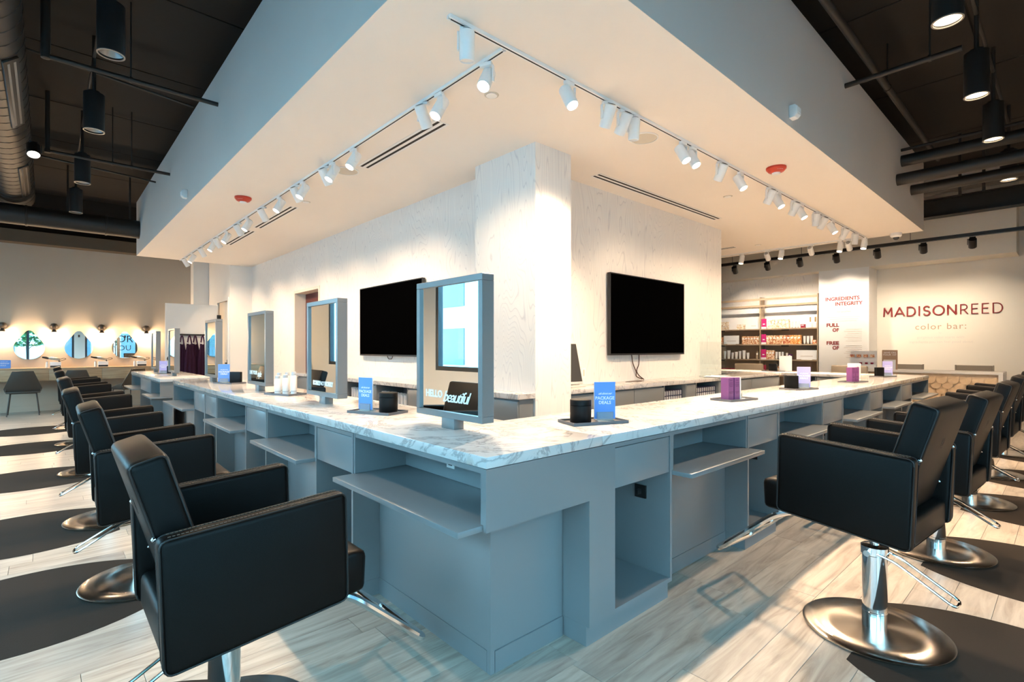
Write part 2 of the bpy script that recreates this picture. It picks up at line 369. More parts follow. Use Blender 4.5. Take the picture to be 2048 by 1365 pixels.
# ------------------------------------------------------------------ ceiling deck with panels
ce = struct('ceiling', B(XW, XE+2, YW, YN+0.1, ZC+0.03, ZC+0.2), 'slot', 'dark exposed concrete deck ceiling above the soffit')
pm = mesh_of('panel', B(-1.18, 1.18, -0.93, 0.93, 0, 0.03, bev=0.004, seg=1)); pm.materials.append(M['deck'])
yy = YW+0.95
while yy < YN:
    xx = XW+1.2
    while xx < XE+1.6:
        obj('deck_panel', pm, None, ce, (xx, yy, ZC)); xx += 2.38
    yy += 1.88

# ------------------------------------------------------------------ perimeter walls
struct('wall_back', B(XW-0.2, XE+0.2, YN, YN+0.2, 0, 4.2), 'wallgrey', 'greige far wall with teardrop mirrors and sconces')
struct('wall_back_upper', B(XW-0.2, XE+0.2, YN, YN+0.2, 4.2, ZC+0.06), 'deck', 'dark upper strip of the far wall above the beam')
struct('wall_right', B(XE, XE+0.2, YW, YN, 0, ZC+0.06), 'cream', 'cream far right wall carrying the red sign')
struct('baseboard_back', B(XW, 1.6, YN-0.02, YN, 0, 0.13), 'wallgrey', 'low greige baseboard along the far wall')
struct('trim_1', B(XW, 4.0, YN-0.35, YN, 3.92, 4.20), 'duckb', 'beige beam along the top of the far wall')

def window_unit(name, label, axis, plane, a0, a1, z0, z1, mull, lean=0.0):
    """a window in the plane axis=const; a = running coordinate"""
    t = sthing(name, label)
    def bb(a, b, c, d, dp0, dp1):
        return B(plane+dp0, plane+dp1, a, b, c, d) if axis == 0 else B(a, b, plane+dp0, plane+dp1, c, d)
    for (a, b, c, d) in ((a0, a1, z0, z0+0.09), (a0, a1, z1-0.09, z1), (a0, a0+0.09, z0+0.09, z1-0.09), (a1-0.09, a1, z0+0.09, z1-0.09)):
        obj('frame_bar', bb(a, b, c, d, -0.13, -0.01), 'winframe', t, smooth=0)
    ed = [a0+0.09]+mull+[a1-0.09]
    for q in mull:
        pr = [(q-0.05-lean, z0+0.09), (q+0.05-lean, z0+0.09), (q+0.05+lean, z1-0.09), (q-0.05+lean, z1-0.09)]
        obj('mullion', prism(new(), pr, axis, plane-0.125, plane-0.015), 'winframe', t, smooth=0)
    for p, q in zip(ed, ed[1:]):
        obj('pane', bb(p, q, z0+0.09, z1-0.09, -0.075, -0.067), 'glass', t, smooth=0)
    return t
# left facade X = XW : openings
lw = [(-4.0, 7.6, 1.02, 3.55), (9.4, 13.2, 1.02, 3.55)]
def wall_with_openings(name, label, axis, plane, a0, a1, ops):
    bm = new()
    def bb(a, b, c, d):
        if axis == 0: box(bm, plane-0.2, plane, a, b, c, d)
        else: box(bm, a, b, plane-0.2, plane, c, d)
    cur = a0
    for (p, q, c, d) in ops:
        bb(cur, p, 0, ZC+0.06)
        if c > 0: bb(p, q, 0, c)
        bb(p, q, d, ZC+0.06); cur = q
    bb(cur, a1, 0, ZC+0.06); return struct(name, bm, 'white', label)
wall_with_openings('wall_left', 'white street-side wall left of the camera with wide windows', 0, XW, YW-0.2, YN, lw)
window_unit('window_1', 'dark framed window strip on the left side near the camera', 0, XW, *lw[0], [-1.4, 1.2, 4.2], 0.10)
window_unit('window_2', 'dark framed window on the left side near the far wall', 0, XW, *lw[1], [12.0], 0.16)
fw = [(-3.8, -0.2, 0.12, 3.55), (0.25, 2.55, 0.12, 3.55)]
wall_with_openings('wall_front', 'white storefront wall behind the camera with tall shop windows', 1, YW, XW, XE+2, fw)
for i, f in enumerate(fw):
    window_unit('window_%d' % (i+3), '%s tall storefront window behind the camera counted from the left corner' % ORD[i], 1, YW, *f, [(f[0]+f[1])/2])
# lettering on the storefront glass, read from the street
gt = thing('window_lettering', 'large grey lettering on the storefront glass seen in the teardrop mirror', 'lettering', (0, YW-0.066, 0))
for tx, z, s in (('COLOR', 2.0, 0.55), ('FOR YOU', 1.5, 0.40)):
    obj('glass_letters', text_mesh(tx, s), 'glassink', gt, (1.42, 0, z), ROT_MY, smooth=0)

# ------------------------------------------------------------------ outside the windows
struct('ground', B(-40, 40, -40, 40, -0.32, -0.12), 'asphalt', 'street paving outside the windows')
def building(name, label, axis, plane, a0, a1, h, nu, nz):
    t = thing(name, label, 'building')
    if axis == 0: obj('wall', B(plane-4, plane, a0, a1, -0.12, h), 'bldg', t, smooth=0)
    else: obj('wall', B(a0, a1, plane-4, plane, -0.12, h), 'bldg', t, smooth=0)
    st = (a1-a0)/nu; sz = h/nz
    wm = None
    for i in range(nu):
        for k in range(nz):
            a = a0+st*(i+0.5); z = sz*(k+0.5)
            if axis == 0: wb = B(plane, plane+0.06, a-st*0.28, a+st*0.28, z-sz*0.32, z+sz*0.3)
            else: wb = B(a-st*0.28, a+st*0.28, plane, plane+0.06, z-sz*0.32, z+sz*0.3)
            obj('window', wb, 'bldwin', t, smooth=0)
building('street_building', 'pale building across the street seen through the left windows', 0, -15, -12, 24, 6.5, 9, 2)
building('street_building', 'pale building across the street reflected in the teardrop mirrors', 1, -17, -14, 18, 6.5, 8, 2)
tr = thing('street_tree', 'leafy green street tree outside the storefront', 'tree', (-2.1, -8.2, -0.12))
tb = new(); tube(tb, [(0, 0, 0), (0.03, 0.02, 0.8), (0, 0, 1.7), (0.05, 0, 2.4)], 0.05, 7)
for a in range(6):
    t = a*1.05; tube(tb, [(0, 0, 1.5+0.15*a), (0.5*math.cos(t), 0.5*math.sin(t), 2.1+0.15*a)], 0.02, 5)
obj('trunk', tb, 'bark', tr)
lb = new()
for i in range(420):
    a = random.random()*2*PI; r = 1.05*math.sqrt(random.random()); z = 1.75+1.5*random.random(); r *= 1-0.5*abs(z-2.3)/1.0 if z > 2.3 else 1
    c = Vector((r*math.cos(a), r*math.sin(a), z)); n = Vector((random.uniform(-1, 1), random.uniform(-1, 1), random.uniform(0.1, 1))); u, v = frame_for(n)
    s = random.uniform(0.10, 0.17)
    vs = [lb.verts.new(c+u*s), lb.verts.new(c+v*s*0.55), lb.verts.new(c-u*s), lb.verts.new(c-v*s*0.55)]; lb.faces.new(vs)
o = obj('foliage', lb, 'leaf', tr, smooth=0); o['kind'] = 'stuff'

# ------------------------------------------------------------------ core block, soffit
so = new(); box(so, 0.161, 9.999, 0.156, 12.359, ZS, ZS+0.02)
struct('ceiling_soffit', so, 'soffit', 'dropped cream soffit ceiling over the counters with track lights')
fb = new(); box(fb, 0.16, 0.2, 0.155, 12.36, ZS+0.001, ZF); box(fb, 0.2, 10.0, 0.155, 0.195, ZS+0.001, ZF); box(fb, 9.96, 10.0, 0.195, 12.36, ZS+0.001, ZF); box(fb, 0.2, 9.96, 12.32, 12.36, ZS+0.001, ZF); box(fb, 0.2, 9.96, 0.195, 12.32, ZF-0.03, ZF)
struct('trim_2', fb, 'fascia', 'tall pale fascia around the dropped soffit')
D0, D1, DZ = 8.07, 9.32, 2.63
cl = new(); box(cl, CLX, CLX+0.15, CLY, D0, 0, ZS); box(cl, CLX, CLX+0.15, D1, 12.36, 0, ZS); box(cl, CLX, CLX+0.15, D0, D1, DZ, ZS)
struct('wall_core_left', cl, 'paperL', 'wood-grain wallpapered core wall behind the left counter')
struct('wall_core_right', B(CLX+0.15, 7.32, CLY, CLY+0.15, 0, ZS), 'paperL', 'wood-grain wallpapered core wall behind the right counter')
struct('wall_core_end', B(7.17, 7.32, CLY+0.15, 12.36, 0, ZS), 'white', 'white end of the core wall')
struct('wall_column', B(2.26, 2.79, 1.98, 2.94, 0, ZS), 'paperL', 'wallpapered corner column between the two television walls')
dj = new(); box(dj, CLX-0.012, CLX+0.215, D0-0.05, D0+0.006, 0, DZ+0.05); box(dj, CLX-0.012, CLX+0.215, D1-0.006, D1+0.05, 0, DZ+0.05); box(dj, CLX-0.012, CLX+0.215, D0+0.006, D1-0.006, DZ-0.006, DZ+0.05)
struct('trim_3', dj, 'cream', 'cream casing around the core doorway')
rb = new(); box(rb, 2.74, 2.79, D0-0.1, D1+0.1, 0, DZ+0.2)
struct('wall_recess', rb, 'maroon', 'dark maroon wall seen through the core doorway')
# return wall at the far left end with the cream door
struct('wall_return', B(2.03, CLX, 12.36, 12.5, 0, ZS+0.4), 'white', 'white return wall beyond the left core wall')
W2 = new(); box(W2, 2.03, 2.18, 12.5, 12.56, 0, ZC); box(W2, 2.03, 2.18, 13.62, YN, 0, ZC); box(W2, 2.03, 2.18, 12.56, 13.62, 2.7, ZC)
struct('wall_far_side', W2, 'white', 'pale side wall with the cream doors at the far left')
struct('wall_pilaster', B(1.66, 2.03, 14.6, YN, 0, ZC), 'white', 'pale pilaster at the end of the far wall')
d1 = sthing('door_1', 'cream closed door in the far side wall')
obj('leaf', B(2.07, 2.12, 12.58, 13.60, 0.01, 2.68), 'cream', d1, smooth=0)
obj('casing', box(box(B(2.015, 2.03, 12.5, 12.58, 0, 2.76), 2.015, 2.03, 13.6, 13.68, 0, 2.76), 2.015, 2.03, 12.58, 13.6, 2.68, 2.76), 'white', d1, smooth=0)
obj('handle', box(B(2.03, 2.07, 12.68, 12.71, 1.02, 1.2, bev=0.006), 1.99, 2.03, 12.68, 12.71, 1.1, 1.13), 'blackm', d1)
d2 = sthing('door_2', 'white swung-open door carrying a coat rail of plum aprons')
obj('leaf', B(0.80, 1.93, 13.10, 13.145, 0.02, 2.58, bev=0.003), 'white', d2, smooth=0)
for z in (0.35, 1.28, 2.28): obj('hinge', B(1.90, 1.99, 13.07, 13.10, z-0.055, z+0.055, bev=0.004), 'blackm', d2)
obj('knob', lathe(new(), [(0, 0), (0.06, 0), (0.07, 0.015), (0.06, 0.03), (0.02, 0.035), (0.02, 0.06), (0.035, 0.075), (0.03, 0.1), (0, 0.105)], 20), 'blackm', d2, (0.90, 13.10, 1.24), (PI/2, 0, 0))
obj('coat_rail', box(B(1.02, 1.72, 13.05, 13.075, 1.80, 1.84), 1.02, 1.72, 13.075, 13.10, 1.81, 1.83), 'blackm', d2, smooth=0)
for x_, y_ in ((1.13, 13.02), (1.27, 12.92), (1.41, 13.02), (1.55, 12.92)): obj('coat_hook', tube(new(), [(x_, 13.05, 1.81), (x_, y_, 1.795)], 0.006, 6), 'blackm', d2)

# ------------------------------------------------------------------ worktops
tag(obj('worktop', B(0, 0.765, 0, 6.95, ZT-TK, ZT, bev=0.004), 'marble'), 'white veined marble worktop of the left counter reaching the front corner', 'worktop')
tag(obj('worktop', B(0.766, 9.45, 0, 0.765, ZT-TK, ZT, bev=0.004), 'marble'), 'white veined marble worktop of the right counter with purple boxes on it', 'worktop')
Z2 = 1.003
tag(obj('worktop', B(0, 0.765, 8.04, 11.7, Z2-TK, Z2, bev=0.004), 'marble'), 'marble worktop of the short far-left counter beyond the walkway', 'worktop')
bw = new(); box(bw, 2.02, 2.26, 1.98, 7.9, ZT-TK, ZT); box(bw, 2.26, 2.52, 2.94, 7.9, ZT-TK, ZT)
tag(obj('worktop', bw, 'marble', smooth=0), 'marble back counter worktop under the left television', 'worktop')
tag(obj('worktop', B(2.79, 8.69, 2.02, 2.5, ZT-TK, ZT, bev=0.004), 'marble'), 'marble back counter worktop under the right television', 'worktop')
tag(obj('worktop', B(8.70, 9.45, 0.768, 4.2, ZT-TK, ZT, bev=0.004), 'marble'), 'marble cross counter worktop at the far end before the shelves', 'worktop')

# ------------------------------------------------------------------ counter cabinets (u along counter, v inwards)
def mapR(u0, u1, v0, v1, z0, z1, **k): return B(u0, u1, v0, v1, z0, z1, **k)
def mapL(u0, u1, v0, v1, z0, z1, **k): return B(v0, v1, u0, u1, z0, z1, **k)
ZU = ZT-TK-0.002
def shelf_bay(mp, u0, u1, label, group, zu=ZU, knee=True, outlet=True, k0=None, b0=None):
    t = thing('shelf_bay', label, 'counter bay', group=group)
    dz = zu-ZU
    obj('back_panel', mp(u0+0.019, u1-0.019, 0.34, 0.358, 0.757+dz, zu), 'cab', t, smooth=0)
    obj('top_rail', mp(u0+0.019, u1-0.019, 0.006, 0.03, zu-0.022, zu), 'cab', t, smooth=0)
    for a in (u0, u1-0.018): obj('side_panel', mp(a, a+0.018, 0.004, 0.358, 0.757+dz, zu), 'cab', t, smooth=0)
    obj('shelf', mp(u0+0.003, u1-0.003, -0.125, 0.36, 0.73+dz, 0.756+dz, bev=0.003), 'cab', t)
    k0 = u0 if k0 is None else k0; b0 = u0 if b0 is None else b0
    if knee:
        obj('knee_panel', mp(k0, u1, 0.17, 0.188, 0.10, 0.729+dz), 'cab', t, smooth=0)
        obj('base_strip', mp(k0, u1, 0.166, 0.17, 0.0, 0.10), 'cab', t, smooth=0)
        obj('body', mp(b0, u1, 0.36, 0.74, 0.0, zu), 'cab', t, smooth=0)
    if outlet:
        uo = u0+0.2*(u1-u0) if mp is mapR else u1-0.42*(u1-u0)
        p = obj('outlet', mp(uo-0.037, uo+0.037, 0.333, 0.34, 0.82+dz, 0.94+dz, bev=0.002), 'wfix', t)
        for z in (0.853, 0.907): obj('socket', mp(uo-0.017, uo+0.017, 0.331, 0.3335, z-0.017+dz, z+0.017+dz), 'slot', p, smooth=0)
    return t
def drawer_cab(mp, u0, u1, label, group, zu=ZU, filler=0.0, hook=True):
    t = thing('drawer_cabinet', label, 'cabinet', group=group); dz = zu-ZU
    n0 = u0+filler
    if filler: obj('filler_panel', mp(u0, n0, 0.0, 0.36, 0.10, zu), 'cab', t, smooth=0)
    for a in (n0, u1-0.02): obj('side_panel', mp(a, a+0.02, 0.0, 0.45, 0.10, zu), 'cab', t, smooth=0)
    obj('top_rail', mp(n0+0.02, u1-0.02, 0.0, 0.45, zu-0.022, zu), 'cab', t, smooth=0)
    obj('bottom_panel', mp(n0+0.02, u1-0.02, 0.0, 0.45, 0.10, 0.125), 'cab', t, smooth=0)
    obj('back_panel', mp(n0+0.02, u1-0.02, 0.43, 0.45, 0.125, zu-0.022), 'cab', t, smooth=0)
    obj('body', mp(u0, u1, 0.451, 0.74, 0.0, zu), 'cab', t, smooth=0)
    obj('drawer_front', mp(n0+0.024, u1-0.024, 0.004, 0.022, 0.752+dz, zu-0.027, bev=0.0015), 'cab', t)
    obj('drawer_box', mp(n0+0.03, u1-0.03, 0.024, 0.42, 0.77+dz, zu-0.04), 'cab', t, smooth=0)
    obj('toe_kick', mp(u0, u1-0.014, 0.02, 0.45, 0.0, 0.099), 'cab', t, smooth=0)
    if hook:
        a = u1-0.02 if mp is mapR else u0+0.02
        s = -1 if mp is mapR else 1
        h = obj('hook', mp(a, a+s*0.012, 0.16, 0.24, 0.56, 0.64, bev=0.002), 'blackm', t)
        obj('hook_peg', mp(a+s*0.012, a+s*0.05, 0.19, 0.21, 0.585, 0.615, bev=0.003), 'blackm', h)
    return t
gB, gD = 'shelf bays under the front counters', 'drawer cabinets under the front counters'
# front corner body
t = thing('corner_cabinet', 'grey corner body of the counter nearest the camera with deep apron', 'cabinet')
obj('apron', B(0.0, 0.66, 0.0, 0.02, 0.73, ZU), 'cab', t, smooth=0)
obj('body', B(0.192, 0.655, 0.176, 0.74, 0.0, 0.729), 'cab', t, smooth=0)
obj('upper_body', B(0.37, 0.655, 0.0225, 0.74, 0.73, ZU), 'cab', t, smooth=0)
obj('corner_post', B(0.165, 0.19, 0.170, 0.195, 0.0, 0.728), 'cab', t, smooth=0)
obj('base_strip', B(0.192, 0.65, 0.168, 0.176, 0.0, 0.10), 'cab', t, smooth=0)
for i, (u0, u1) in enumerate([(1.435, 2.478), (3.075, 4.15), (4.79, 5.83), (6.42, 7.45), (8.12, 9.42)]):
    shelf_bay(mapR, u0, u1, 'open shelf bay under the right counter, %s from the front corner' % ORD[i], gB, knee=(i < 4), outlet=(i == 0))
for i, (u0, u1, fi) in enumerate([(0.66, 1.43, 0.19), (2.48, 3.073, 0), (4.152, 4.788, 0), (5.832, 6.418, 0), (7.452, 8.118, 0)]):
    drawer_cab(mapR, u0, u1, 'grey drawer cabinet with open niche, right counter, %s from the front corner' % ORD[i], gD, filler=fi)
for i, (u0, u1) in enumerate([(0.022, 1.22), (1.79, 2.81), (3.40, 4.45), (5.56, 6.92)]):
    t = shelf_bay(mapL, u0, u1, 'open shelf bay under the left counter, %s from the front corner' % ORD[i], gB, k0=0.198 if i == 0 else None, b0=0.745 if i == 0 else None)
for i, (u0, u1) in enumerate([(1.222, 1.788), (2.812, 3.398), (4.452, 5.0), (5.002, 5.558)]):
    drawer_cab(mapL, u0, u1, 'grey drawer cabinet with open niche, left counter, %s from the front corner' % ORD[i], gD, hook=False)
ZU2 = Z2-TK-0.002
shelf_bay(mapL, 8.07, 9.0, 'open shelf bay of the far-left counter beside the walkway', gB, zu=ZU2, outlet=False)
drawer_cab(mapL, 9.002, 10.3, 'grey drawer cabinet in the middle of the far-left counter', gD, zu=ZU2, hook=False)
shelf_bay(mapL, 10.302, 11.66, 'open shelf bay at the very end of the far-left counter', gB, zu=ZU2, outlet=False)

# ------------------------------------------------------------------ styling chairs
def arm_panel(s):
    pts = [(-0.245, 0.470), (0.345, 0.523), (0.335, 0.938), (-0.262, 0.897)]
    return prism(new(), pts, 0, s*0.282, s*0.352, bev=0.022, seg=3), pts
def make_chair(name, label, lift, group):
    t = thing(name, label, 'salon chair', group=group)
    obj('base_disc', lathe(new(), [(0, 0.0), (0.322, 0.0), (0.33, 0.006), (0.33, 0.012), (0.318, 0.019), (0.2, 0.021), (0.07, 0.026), (0, 0.026)], 64), 'steel', t)
    cm = new(); lathe(cm, [(0, 0.02), (0.056, 0.02), (0.056, 0.40), (0.062, 0.405), (0.062, 0.445), (0.05, 0.452), (0, 0.452)], 32)
    co = obj('column', cm, 'chrome', t)
    obj('column_ring', lathe(new(), [(0.0565, 0.1), (0.058, 0.102), (0.058, 0.108), (0.0565, 0.11)], 32), 'chrome', co)
    obj('piston', cyl(new(), (0, 0, 0.45), (0, 0, 0.50+lift), 0.021, n=20), 'chrome', t)
    lv = new(); lp = fillet([(-0.05, -0.02, 0.42), (-0.045, -0.10, 0.40), (-0.05, -0.34, 0.265), (0.05, -0.34, 0.265), (0.045, -0.10, 0.40), (0.05, -0.02, 0.42)], 0.03, 3)
    tube(lv, lp, 0.0065, 8); lo = obj('pump_lever', lv, 'chrome', t)
    obj('lever_pivot', cyl(new(), (-0.085, 0.01, 0.42), (0.085, 0.01, 0.42), 0.016, n=14), 'chrome', lo)
    z = lift
    pb = new(); box(pb, -0.17, 0.17, -0.17, 0.2, 0.475+z, 0.50+z, bev=0.004); obj('seat_plate', pb, 'blackm', t)
    st = prism(new(), [(-0.235, 0.465), (-0.2, 0.455), (0.45, 0.502), (0.457, 0.66), (0.40, 0.675), (-0.12, 0.60), (-0.235, 0.60)], 0, -0.279, 0.279, bev=0.025, seg=3)
    so_ = obj('seat', st, 'leather', t, (0, 0, z))
    obj('piping', tube(new(), [(-0.262, 0.445, 0.655), (0.262, 0.445, 0.655)], 0.004, 6), 'seam', so_)
    for s in (-1, 1):
        ab, pts = arm_panel(s); a = obj('arm', ab, 'leather', t, (0, 0, z))
        for xx in (s*0.2855, s*0.3485):
            loop = fillet([(xx, p[0]+(0.010 if p[0] < 0 else -0.010), p[1]+(0.010 if p[1] < 0.7 else -0.008)) for p in pts], 0.03, 4, closed=True)
            loop = [(q[0], q[1]+(-0.007 if q[1] < 0.04 else 0.007), q[2]+(-0.005 if q[2] < 0.7 else 0.005)) for q in loop]
            obj('piping', tube(new(), loop, 0.0034, 6, closed=True), 'seam', a)
        # row of stitches along the top of the arm
        sb = new(); n = 46
        for k in range(n):
            f0 = (k+0.15)/n; f1 = (k+0.8)/n
            for xx in (s*0.300, s*0.334):
                y0, y1 = -0.235+0.55*f0, -0.235+0.55*f1; za, zb = 0.9005+0.0685*(0.55*f0), 0.9005+0.0685*(0.55*f1)
                box(sb, xx-0.0012, xx+0.0012, y0, y1, za-0.001, za+0.0015)
        st_ = obj('stitching', sb, 'thread', a, smooth=0); st_['kind'] = 'stuff'
    # backrest, leaning
    bk = B(-0.268, 0.268, -0.058, 0.058, -0.28, 0.28, bev=0.026, seg=3)
    b = obj('backrest', bk, 'leather', t, (0, -0.20, 0.87+z), (math.radians(16.5), 0, 0))
    for s in (-1, 1):
        obj('piping', tube(new(), fillet([(s*0.262, -0.05, 0.272), (s*0.262, 0.05, 0.272), (s*0.262, 0.05, -0.27), (s*0.262, -0.05, -0.27)], 0.02, 3, closed=True), 0.0035, 6, closed=True), 'seam', b)
        for zz in (0.03, -0.17):
            obj('bolt', lathe(new(), [(0, 0), (0.009, 0), (0.009, 0.006), (0.004, 0.012), (0, 0.012)], 12), 'chrome', b, (s*0.274, -0.03-0.02, zz), (PI/2, 0, 0))
    em = new()
    for (x0, x1, z0, z1) in ((-0.02, 0.02, 0.07, 0.073), (-0.02, 0.02, 0.107, 0.11), (-0.02, -0.017, 0.073, 0.107), (0.017, 0.02, 0.073, 0.107), (-0.012, 0.012, 0.083, 0.087), (-0.012, 0.012, 0.094, 0.097), (-0.015, 0.015, 0.055, 0.06)):
        box(em, x0, x1, -0.0588, -0.0575, z0, z1)
    obj('emblem', em, 'seam', b, smooth=0)
    # U-shaped footrest
    fr = new(); fp = fillet([(-0.13, 0.30, 0.49+z), (-0.15, 0.44, 0.44+z), (-0.205, 0.78, 0.145+z), (0.205, 0.78, 0.145+z), (0.15, 0.44, 0.44+z), (0.13, 0.30, 0.49+z)], 0.06, 5)
    tube(fr, fp, 0.018, 10); f = obj('footrest', fr, 'chrome', t)
    obj('foot_bar', tube(new(), [(-0.178, 0.62, 0.285+z), (0.178, 0.62, 0.285+z)], 0.011, 8), 'chrome', f)
    return t
gC = 'black salon chairs around the counters'
LC = [(-0.815, 0.60), (-0.86, 2.42), (-0.90, 4.05), (-0.90, 6.35), (-0.90, 8.85), (-0.90, 11.0)]
RC = [(1.90, -0.905), (3.50, -0.93), (5.30, -0.93), (6.90, -0.93), (8.65, -0.93)]
def chl(side, i, n): return 'black leather salon chair on a steel disc, %s in the row along the %s counter' % (('nearest' if i == 0 else ORD[i]), side)
chA = make_chair('salon_chair', chl('left', 0, 6), 0.0, gC); chA.location = (LC[0][0], LC[0][1], 0.002); chA.rotation_euler = (0, 0, -PI/2)
for i, (x, y) in enumerate(LC[1:], 1): dup(chA, (x, y, 0.002), -PI/2+random.uniform(-0.03, 0.03), chl('left', i, 6))
chB = make_chair('salon_chair', 'black leather salon chair raised highest on its piston, nearest along the right counter', 0.09, gC); chB.location = (RC[0][0], RC[0][1], 0.002); chB.rotation_euler = (0, 0, -0.085)
chC = make_chair('salon_chair', chl('right', 1, 5), 0.03, gC); chC.location = (RC[1][0], RC[1][1], 0.002); chC.rotation_euler = (0, 0, -0.07)
for i, (x, y) in enumerate(RC[2:], 2): dup(chC, (x, y, 0.002), -0.06+random.uniform(-0.03, 0.03), chl('right', i, 5))
# mats: D-shaped, flat edge towards the counter, notch for the chair base
mp_ = []
for k in range(60):
    a = 2*PI*k/60; x, y = 0.60*math.cos(a), 0.76*math.sin(a)-0.54
    if y < 0.03: mp_.append((x, y))
mp_.sort(key=lambda p: math.atan2(p[1]+0.54, p[0]) if math.atan2(p[1]+0.54, p[0]) > PI/2 else math.atan2(p[1]+0.54, p[0])+2*PI)
mb = new(); prism(mb, mp_, 2, 0.0003, 0.0018)
mat_me = mesh_of('mat', mb, 0); mat_me.materials.append(M['mat'])
for side, lst, rz in (('left', LC, -PI/2), ('right', RC, 0)):
    for i, (x, y) in enumerate(lst):
        tag(obj('floor_mat', mat_me, None, None, (x, y, 0), (0, 0, rz)), 'dark rounded anti-fatigue mat behind the %s chair of the %s row' % ('nearest' if i == 0 else ORD[i], side), 'floor mat', 'anti-fatigue mats')

# ------------------------------------------------------------------ station mirrors on the left counter
MIRT = ['HELLO beautiful', 'SORRY NOT SORRY', 'LIVE YOUR style', '', '', '']
def station_mirror(y, z, label, words):
    t = thing('station_mirror', label, 'mirror', (0.35, y, z), group='framed mirrors standing on the left counters')
    w, h, d = 0.31, 0.385, 0.04
    zc = 0.445-0.0
    for nm, (a, b, c, e) in (('frame_rail', (-w, w, zc+h-0.034, zc+h)), ('frame_rail', (-w, w, zc-h, zc-h+0.034)), ('frame_stile', (-w, -w+0.034, zc-h+0.0341, zc+h-0.0341)), ('frame_stile', (w-0.034, w, zc-h+0.0341, zc+h-0.0341))):
        obj(nm, B(-d, d, a, b, c, e, bev=0.002, seg=1), 'frame', t)
    g = obj('glass', B(-d+0.014, -d+0.018, -w+0.0345, w-0.0345, zc-h+0.0345, zc+h-0.0345), 'mirror', t, smooth=0)
    obj('backing', B(-d+0.019, d-0.006, -w+0.0345, w-0.0345, zc-h+0.0345, zc+h-0.0345), 'frame', t, smooth=0)
    obj('post', B(-0.033, 0.033, -0.06, 0.06, 0.0, zc-h, bev=0.002), 'frame', t)
    if words:
        parts = words.split(' ')
        if words.startswith('SORRY'):
            for tx, yo, of in (('SORRY', 0.13, 0.003), ('NOT', 0.005, 0.0), ('SORRY', -0.12, 0.003)):
                obj('lettering', text_mesh(tx, 0.048, 0.0004, 0, of), 'ink', g, (-d+0.0135, yo, zc-h+0.10), ROT_MX, smooth=0)
        else:
            last = parts[-1]; cap = ' '.join(parts[:-1])
            obj('lettering', text_mesh(cap, 0.056, 0.0004, 0, 0.0016), 'ink', g, (-d+0.0135, 0.145, zc-h+0.125), ROT_MX, smooth=0)
            obj('script_lettering', text_mesh(last, 0.088, 0.0004, 0.5, 0.0006, 0.82), 'ink', g, (-d+0.0135, -0.06, zc-h+0.115), ROT_MX, smooth=0)
    return t
MP = [(0.72, ZT), (2.46, ZT), (4.18, ZT), (6.22, ZT), (9.1, Z2), (11.1, Z2)]
ML = ['grey framed mirror reading HELLO beautiful on the marble corner', 'grey framed mirror reading SORRY NOT SORRY beside the white bottles', 'grey framed mirror, third from the front corner of the left counter', 'grey framed mirror at the far end of the long left counter', 'grey framed mirror nearest the walkway on the far-left counter', 'grey framed mirror farthest away, last on the far-left counter']
for (y, z), l, w in zip(MP, ML, MIRT): station_mirror(y, z, l, w)

# ------------------------------------------------------------------ trays and what stands on them
def tray(loc, rz, label):
    t = thing('tray', label, 'tray', loc, rz, 'slate trays on the counters')
    obj('tray_floor', B(-0.18, 0.18, -0.095, 0.095, 0.0, 0.006), 'tray', t, smooth=0)
    for a in ((-0.185, 0.185, -0.1, -0.0951), (-0.185, 0.185, 0.0951, 0.1), (-0.185, -0.1801, -0.095, 0.095), (0.1801, 0.185, -0.095, 0.095)):
        obj('rim', B(*a, 0.0, 0.017), 'tray', t, smooth=0)
    return t
def sign_card(loc, rz, label, m='blue', words=True):
    t = thing('card_stand', label, 'sign', loc, rz, 'package deals cards')
    obj('card', B(-0.066, 0.066, -0.002, 0.006, 0.012, 0.235), 'card', t, smooth=0)
    f = obj('printed_face', B(-0.0655, 0.0655, -0.0032, -0.0021, 0.0125, 0.2345), m, t, smooth=0)
    ab = new(); box(ab, -0.05, 0.05, -0.035, 0.045, 0.0, 0.006); box(ab, -0.05, 0.05, -0.012, -0.0045, 0.006, 0.055); box(ab, -0.05, 0.05, 0.0075, 0.0115, 0.006, 0.055)
    obj('acrylic_holder', ab, 'acryl', t, smooth=0)
    if words:
        obj('script_lettering', text_mesh('ask about our', 0.019, 0.0002, 0.5, 0, 0.8), 'ink', f, (0, -0.0034, 0.165), ROT_MY, smooth=0)
        for tx, z in (('PACKAGE', 0.137), ('DEALS', 0.110)): obj('lettering', text_mesh(tx, 0.027, 0.0002, 0, 0.0005), 'ink', f, (0, -0.0034, z), ROT_MY, smooth=0)
    return t
def canister(loc, label):
    t = thing('canister', label, 'canister', loc, 0, 'black canisters on trays')
    obj('body', lathe(new(), [(0, 0), (0.061, 0), (0.063, 0.003), (0.063, 0.10), (0.060, 0.102), (0, 0.102)], 36), 'blackc', t)
    obj('lid', lathe(new(), [(0, 0.103), (0.063, 0.103), (0.063, 0.132), (0.060, 0.135), (0, 0.135)], 36), 'blackc', t)
    return t
def black_holder(loc, rz, label):
    t = thing('card_holder', label, 'holder', loc, rz, 'black card holders on trays')
    obj('body', B(-0.075, 0.075, -0.02, 0.02, 0, 0.14, bev=0.002), 'blackc', t); obj('slot', B(-0.07, 0.07, -0.012, 0.012, 0.1395, 0.1408), 'slot', t, smooth=0)
    return t
ZY = ZT+0.001
def rot2(x, y, a): return (x*math.cos(a)-y*math.sin(a), x*math.sin(a)+y*math.cos(a))
def on(base, a, x, y): r = rot2(x, y, a); return (base[0]+r[0], base[1]+r[1], ZY+0.007)
